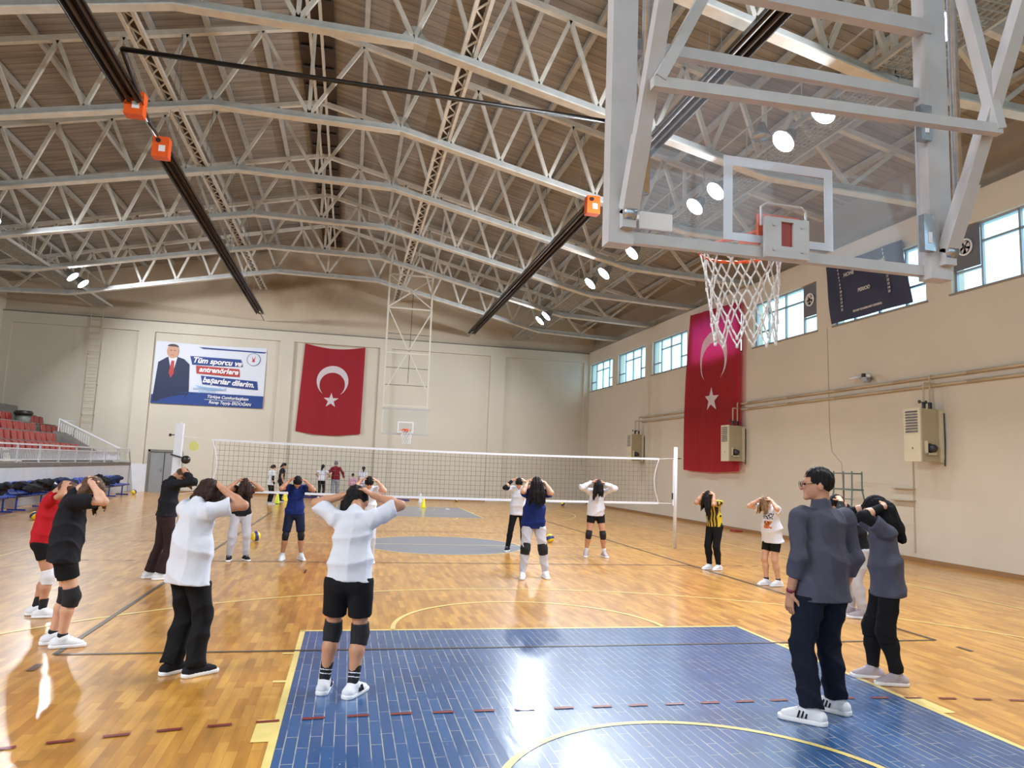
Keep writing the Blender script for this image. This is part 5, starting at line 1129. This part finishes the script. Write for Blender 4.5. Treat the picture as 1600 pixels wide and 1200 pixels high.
person('person in a yellow and black striped top and black trousers', 4.70, -3.55, 246, 1.58, lean=7, bow=72, topz=1.46, skin='b', feet=((-.08, -.03, -5), (.08, .05, 5)), pole=(.5, 1.0, -.9), wr=(.08, 0, 0), top=dict(m=_str, sleeve=.7, hem=-.03, loose=1.04), bottom=dict(m=_bk, kind='trousers', loose=1.08, cuff=.05, end=.94), sock=(_w, .07), shoe=M_shoeW, hair='black',
    locks=(((-.03, .05, .07), (-.05, .08, -.42), .06, .025, .3), ((.04, .03, .05), (.02, .03, -.25), .05, .03, .3)))
T_, D_ = person('person with fair hair in a white printed T-shirt and black shorts', 4.78, -5.33, 252, 1.52, lean=5, bow=62, topz=1.44, skin='a', feet=((-.09, -.05, 5), (.09, .05, 8)), pole=(.8, .6, -.3), top=dict(m=_prt, sleeve=.6, hem=-.13, loose=1.25), bottom=dict(m=_bk, kind='shorts', len=.62, loose=1.0), sock=(M_pad, .06), shoe=M_shoeW, hair='blonde',
    locks=(((-.03, .06, .04), (-.04, .05, -.18), .05, .025, .4), ((.05, .03, .03), (.05, .04, -.17), .05, .03, .3)))
# coach
M_glassf = mat('spectacle_frame', S(24, 24, 28), .3); M_watch = mat('dark_red_watch_strap', S(120, 30, 48), .5)
T_, D_ = person('man in a charcoal fleece, dark trousers and glasses, arms at his sides', 1.46, -11.24, -6, 1.84, .009, hip=(-.01, .02), lean=0, bow=4, hyaw=-60, skin='b', feet=((-.17, -.04, -44), (.16, .10, -32)), arms='down', male=True, wide=1.03, top=dict(m=_ch, n='fleece', sleeve=1.55, hem=-.13, loose=1.12, collar=1, fold=.010), bottom=dict(m=_nvt, kind='trousers', loose=1.22, cuff=.078, end=.97), shoe=M_shoeW, hair='black', group='coach', cap=.99, extra={'stripes': 1})
m = MB(); Hc, fh, uh, rh, s_ = D_['Hc'], D_['fh'], D_['uh'], D_['rh'], D_['s']
for sg in (-1, 1):
    c = Hc+fh*.108*s_+uh*.004*s_+rh*sg*.033*s_
    m.path([c+rh*.026*math.cos(a)*s_+uh*.019*math.sin(a)*s_ for a in np.linspace(0, 2*math.pi, 17)], .0022, 5); m.path([c+rh*sg*.026*s_, Hc+rh*sg*.078*s_-fh*.01*s_+uh*.01*s_], .0022, 5)
m.path([Hc+fh*.108*s_+uh*.008*s_-rh*.009*s_, Hc+fh*.108*s_+uh*.008*s_+rh*.009*s_], .0022, 5); m.build('glasses', M_glassf, T_, fix=False)
wv = D_['wr'][-1]; dv = nrm(wv-D_['el'][-1]); MB().tube(wv-dv*.035, wv-dv*.008, .033, 16).build('watch_strap', M_watch, T_, True, fix=False)
person('person in a black top and light grey joggers, behind the man', 4.50, -7.75, 285, 1.62, lean=16, bow=62, topz=1.56, skin='a', feet=((-.10, 0, 0), (.10, .05, 5)), pole=(.7, .6, -.2), top=dict(m=_bk, sleeve=1.8, hem=-.02, loose=1.15), bottom=dict(m=_g, kind='trousers', loose=1.25, cuff=.05), sock=(_w, .08), shoe=M_shoeG, hair='black')
T_, D_ = person('person in a charcoal T-shirt over black sleeves with a black headscarf', 2.68, -10.42, 292, 1.66, lean=3, bow=20, topz=1.60, skin='a', feet=((-.10, -.04, -10), (.10, .10, -5)), pole=(.35, 1.0, -.25), wr=(.05, .0, .01), handv=(0, -.75, .8), top=dict(m=_chd, sleeve=.60, hem=-.13, loose=1.18, under=_bk, under_from=0), bottom=dict(m=_bk, kind='trousers', loose=1.18, cuff=.055, end=.94, padr=.084), pads=_bk, shoe=M_shoeG, hair='black', scarf=_bk, cap=1.13,
    locks=(((0, -.06, -.05), (0, -.02, -.15), .10, .10, .2), ((.0, -.10, -.02), (.03, -.17, -.34), .075, .05, .5), ((.03, -.08, -.03), (.06, -.12, -.42), .06, .03, .3)))
# far group
gf = 'small group of people beyond the net'
person('small distant person in a white top and black leggings by the lime cone', -5.0, 13.0, 60, 1.50, .018, lean=3, bow=15, arms='down', top=dict(m=_w, sleeve=.6, under=_bk), bottom=dict(m=_bk, kind='leggings'), shoe=M_shoeG, hair='brown', group=gf, hands=False, locks=(((0, -.09, .03), (0, -.06, -.06), .04, .03, 0),))
person('distant person in black T-shirt and trousers, right of the lime cone girl', -4.8, 14.9, 75, 1.58, .018, lean=4, bow=20, arms='down', top=dict(m=_b, sleeve=.6, hem=-.1), bottom=dict(m=_bk, kind='trousers'), shoe=M_shoeB, hair='black', group=gf, hands=False, locks=(((0, -.08, .02), (0, -.08, -.12), .04, .03, 0),))
person('distant person in a white T-shirt with a dark ponytail and black trousers', -3.28, 17.7, 20, 1.55, .018, lean=2, bow=10, arms=((-.2, .15, .1), (.2, .15, .1)), top=dict(m=_w, sleeve=.55, hem=-.02), bottom=dict(m=_bk, kind='trousers', end=.85), shoe=M_shoeW, hair='black', group=gf, hands=False, locks=(((0, -.09, .02), (0, -.09, -.22), .045, .025, 0),))
person('distant person in a maroon hoodie with a grey headscarf and pale jeans', -2.68, 18.05, -15, 1.72, .018, lean=4, bow=10, arms=((-.2, .2, .05), (.35, -.1, .0)), pole=(1, -.5, 0), top=dict(m=_mar, sleeve=1.8, hem=-.05, loose=1.15), bottom=dict(m=_jean, kind='trousers', loose=1.1), shoe=M_shoeW, hair='black', scarf=_gs, cap=1.05, group=gf, hands=False)
person('small distant child in a pink checked dress', -1.9, 17.6, -10, 1.20, .018, lean=4, bow=10, arms='down', top=dict(m=_pink, sleeve=.9, hem=-.22, loose=1.2), bottom=dict(m=_bk, kind='leggings'), shoe=M_shoeB, hair='black', group=gf, hands=False)
person('distant person in a white top with a black ponytail, seen over the raised arms', -1.45, 18.3, 20, 1.52, .018, lean=3, bow=5, arms='down', top=dict(m=_w, sleeve=.6, hem=-.05), bottom=dict(m=_g, kind='trousers'), shoe=M_shoeW, hair='black', group=gf, hands=False, locks=(((.02, -.09, .04), (.03, -.09, -.20), .04, .025, 0),))
person('small distant child in lilac sitting on the blue mat', -.55, 18.6, -60, 1.25, .018, hipz=.14, seated=True, lean=4, bow=10, feet=((-.2, .45, -20), (.2, .45, 20)), arms=((-.15, .3, .05), (.15, .3, .05)), top=dict(m=_pink, sleeve=1.7, hem=-.1), bottom=dict(m=_lil, kind='trousers', loose=1.1), shoe=M_shoeB, hair='black', group=gf, hands=False, locks=(((0, -.08, .02), (0, -.07, -.12), .035, .025, 0),))
# ================================================================== BALLS, CONES, MATS, BAGS
def mat_ball():
    m = bpy.data.materials.new('volleyball_panels'); m.use_nodes = True; n = m.node_tree.nodes; l = m.node_tree.links; b = n['Principled BSDF']
    t = n.new('ShaderNodeTexCoord'); wv = n.new('ShaderNodeTexWave'); wv.bands_direction = 'DIAGONAL'; wv.inputs['Scale'].default_value = 3.2; wv.inputs['Distortion'].default_value = 4; wv.inputs['Detail'].default_value = 0; l.new(t.outputs['Object'], wv.inputs[0])
    cr = n.new('ShaderNodeValToRGB'); cr.color_ramp.interpolation = 'CONSTANT'; l.new(wv.outputs[0], cr.inputs[0]); cr.color_ramp.elements[0].color = (*S(46, 52, 110), 1); cr.color_ramp.elements[1].position = .48; cr.color_ramp.elements[1].color = (*S(228, 200, 40), 1)
    l.new(cr.outputs[0], b.inputs['Base Color']); b.inputs['Roughness'].default_value = .4; return m
M_ball = mat_ball()
def ball_mesh(r=.105):
    m = MB(); prof = [(max(.0005, r*math.sin(math.pi*i/16)*(1-.0)), -r*math.cos(math.pi*i/16)) for i in range(17)]; return m.lathe((0, 0, 0), prof, 24)
b0 = ball_mesh().build('volleyball', M_ball, None, True)
bl = [(-3.95, .1, 'on the floor right of the person in grey joggers', .3), (2.70, .75, 'on the floor behind the person with hair over the face', 1.2), (3.1, 19.0, 'at the foot of the far wall, near the centre', 2.), (8.1, 17.6, 'on the far right floor beyond the net', .8), (-10.9, 17.2, 'on the floor by the farthest blue chairs', 2.8), (-9.7, 4.2, 'on the floor in front of the nearest blue chairs', 4.)]
for i, (x, y, lab, r) in enumerate(bl):
    o = b0 if i == 0 else b0.copy()
    if i: C.objects.link(o)
    o.location = (x, y, .108); o.rotation_euler = (r, r*2, r*.7); tag(o, 'yellow and blue volleyball '+lab, 'ball', 'volleyballs on the floor')
def cone(x, y, h, m, lab):
    t = thing('training_cone', lab, 'cone', (x, y, 0), 0, 'training cones beyond the net')
    MB().lathe((x, y, .015), [(.11, 0), (.10, .02), (.028, h), (.012, h+.005)], 16).build('cone_body', m, t, True)
    MB().box((x-.14, y-.14, .002), (x+.14, y+.14, .018)).build('base_plate', m if m != M_lime else M_black, t)
cone(-4.75, 13.4, .42, M_lime, 'lime training cone, the left of the pair near the distant people'); cone(-4.62, 15.4, .48, M_yel, 'yellow training cone, right of the lime one'); cone(.93, 13.4, .42, M_yel, 'yellow training cone on the far blue key'); cone(1.15, 16.9, .42, M_white, 'white training cone just behind the yellow one on the far key')
tag(MB().box((1.75, 12.6, .004), (1.9, 12.7, .03)).build('paper_scrap', M_txtw), 'tiny white scrap on the far blue key', 'paper')
tag(MB().box((-4.9, 18.5, .005), (-1.6, 19.2, .055)).build('gym_mat', M_mat), 'long thin blue mat under the standing group by the far wall', 'mat', 'blue mats at the far wall')
tag(MB().box((-1.05, 18.2, .005), (.75, 19.0, .055)).build('gym_mat', M_mat), 'blue mat with a sitting child, right of the long one', 'mat', 'blue mats at the far wall')
def lump(name, c, size, m, lab, seed, n=5, cat='bag', grp=None):
    rs = np.random.RandomState(seed); S_ = SDF(.025, .06)
    for k in range(n):
        q = np.array(c)+(rs.rand(3)-.5)*np.array(size)*[.9, 1, .5]; S_.ell(q, np.eye(3), np.maximum(np.array(size)*(.22+.2*rs.rand(3)), .06))
    S_.disp = folds(.02, seed); V_, F_ = S_.mesh(); V_[:, 2] = np.maximum(V_[:, 2], c[2]-size[2]*.42); tag(meshobj(name, V_, F_, m), lab, cat, grp)
M_jk = cloth('black_jacket_fabric', S(30, 30, 36)); M_jk2 = cloth('dark_blue_jacket_fabric', S(36, 44, 74))
lump('clothes_pile', (-11.12, 5.2, .68), (.5, 1.0, .42), M_jk, 'black jackets heaped on the nearest blue chairs', 3, 6, 'clothes', 'clothes and bags on the blue chairs')
lump('clothes_pile', (-11.12, 7.9, .68), (.5, 1.5, .44), M_jk, 'black coats heaped on the second nearest blue chairs', 4, 8, 'clothes', 'clothes and bags on the blue chairs')
lump('clothes_pile', (-11.12, 10.5, .68), (.5, 1.3, .42), M_jk2, 'dark coats heaped on the middle blue chairs', 5, 7, 'clothes', 'clothes and bags on the blue chairs')
lump('clothes_pile', (-11.25, 13.4, .70), (.5, 1.3, .5), M_jk, 'black coats heaped on the second farthest blue chairs', 6, 7, 'clothes', 'clothes and bags on the blue chairs')
lump('sports_bag', (-11.2, 15.4, .66), (.4, .6, .4), M_jk2, 'dark navy bag on the farthest blue chairs', 8, 4, 'bag', 'clothes and bags on the blue chairs')
lump('sports_bag', (-11.2, 9.2, .64), (.3, .35, .3), M_padw, 'small white bag between the heaped coats', 9, 3, 'bag', 'clothes and bags on the blue chairs')
lump('sports_bag', (-3.85, 18.8, .20), (.6, .4, .3), _dn, 'navy bag lying on the long blue mat', 12, 4, 'bag')
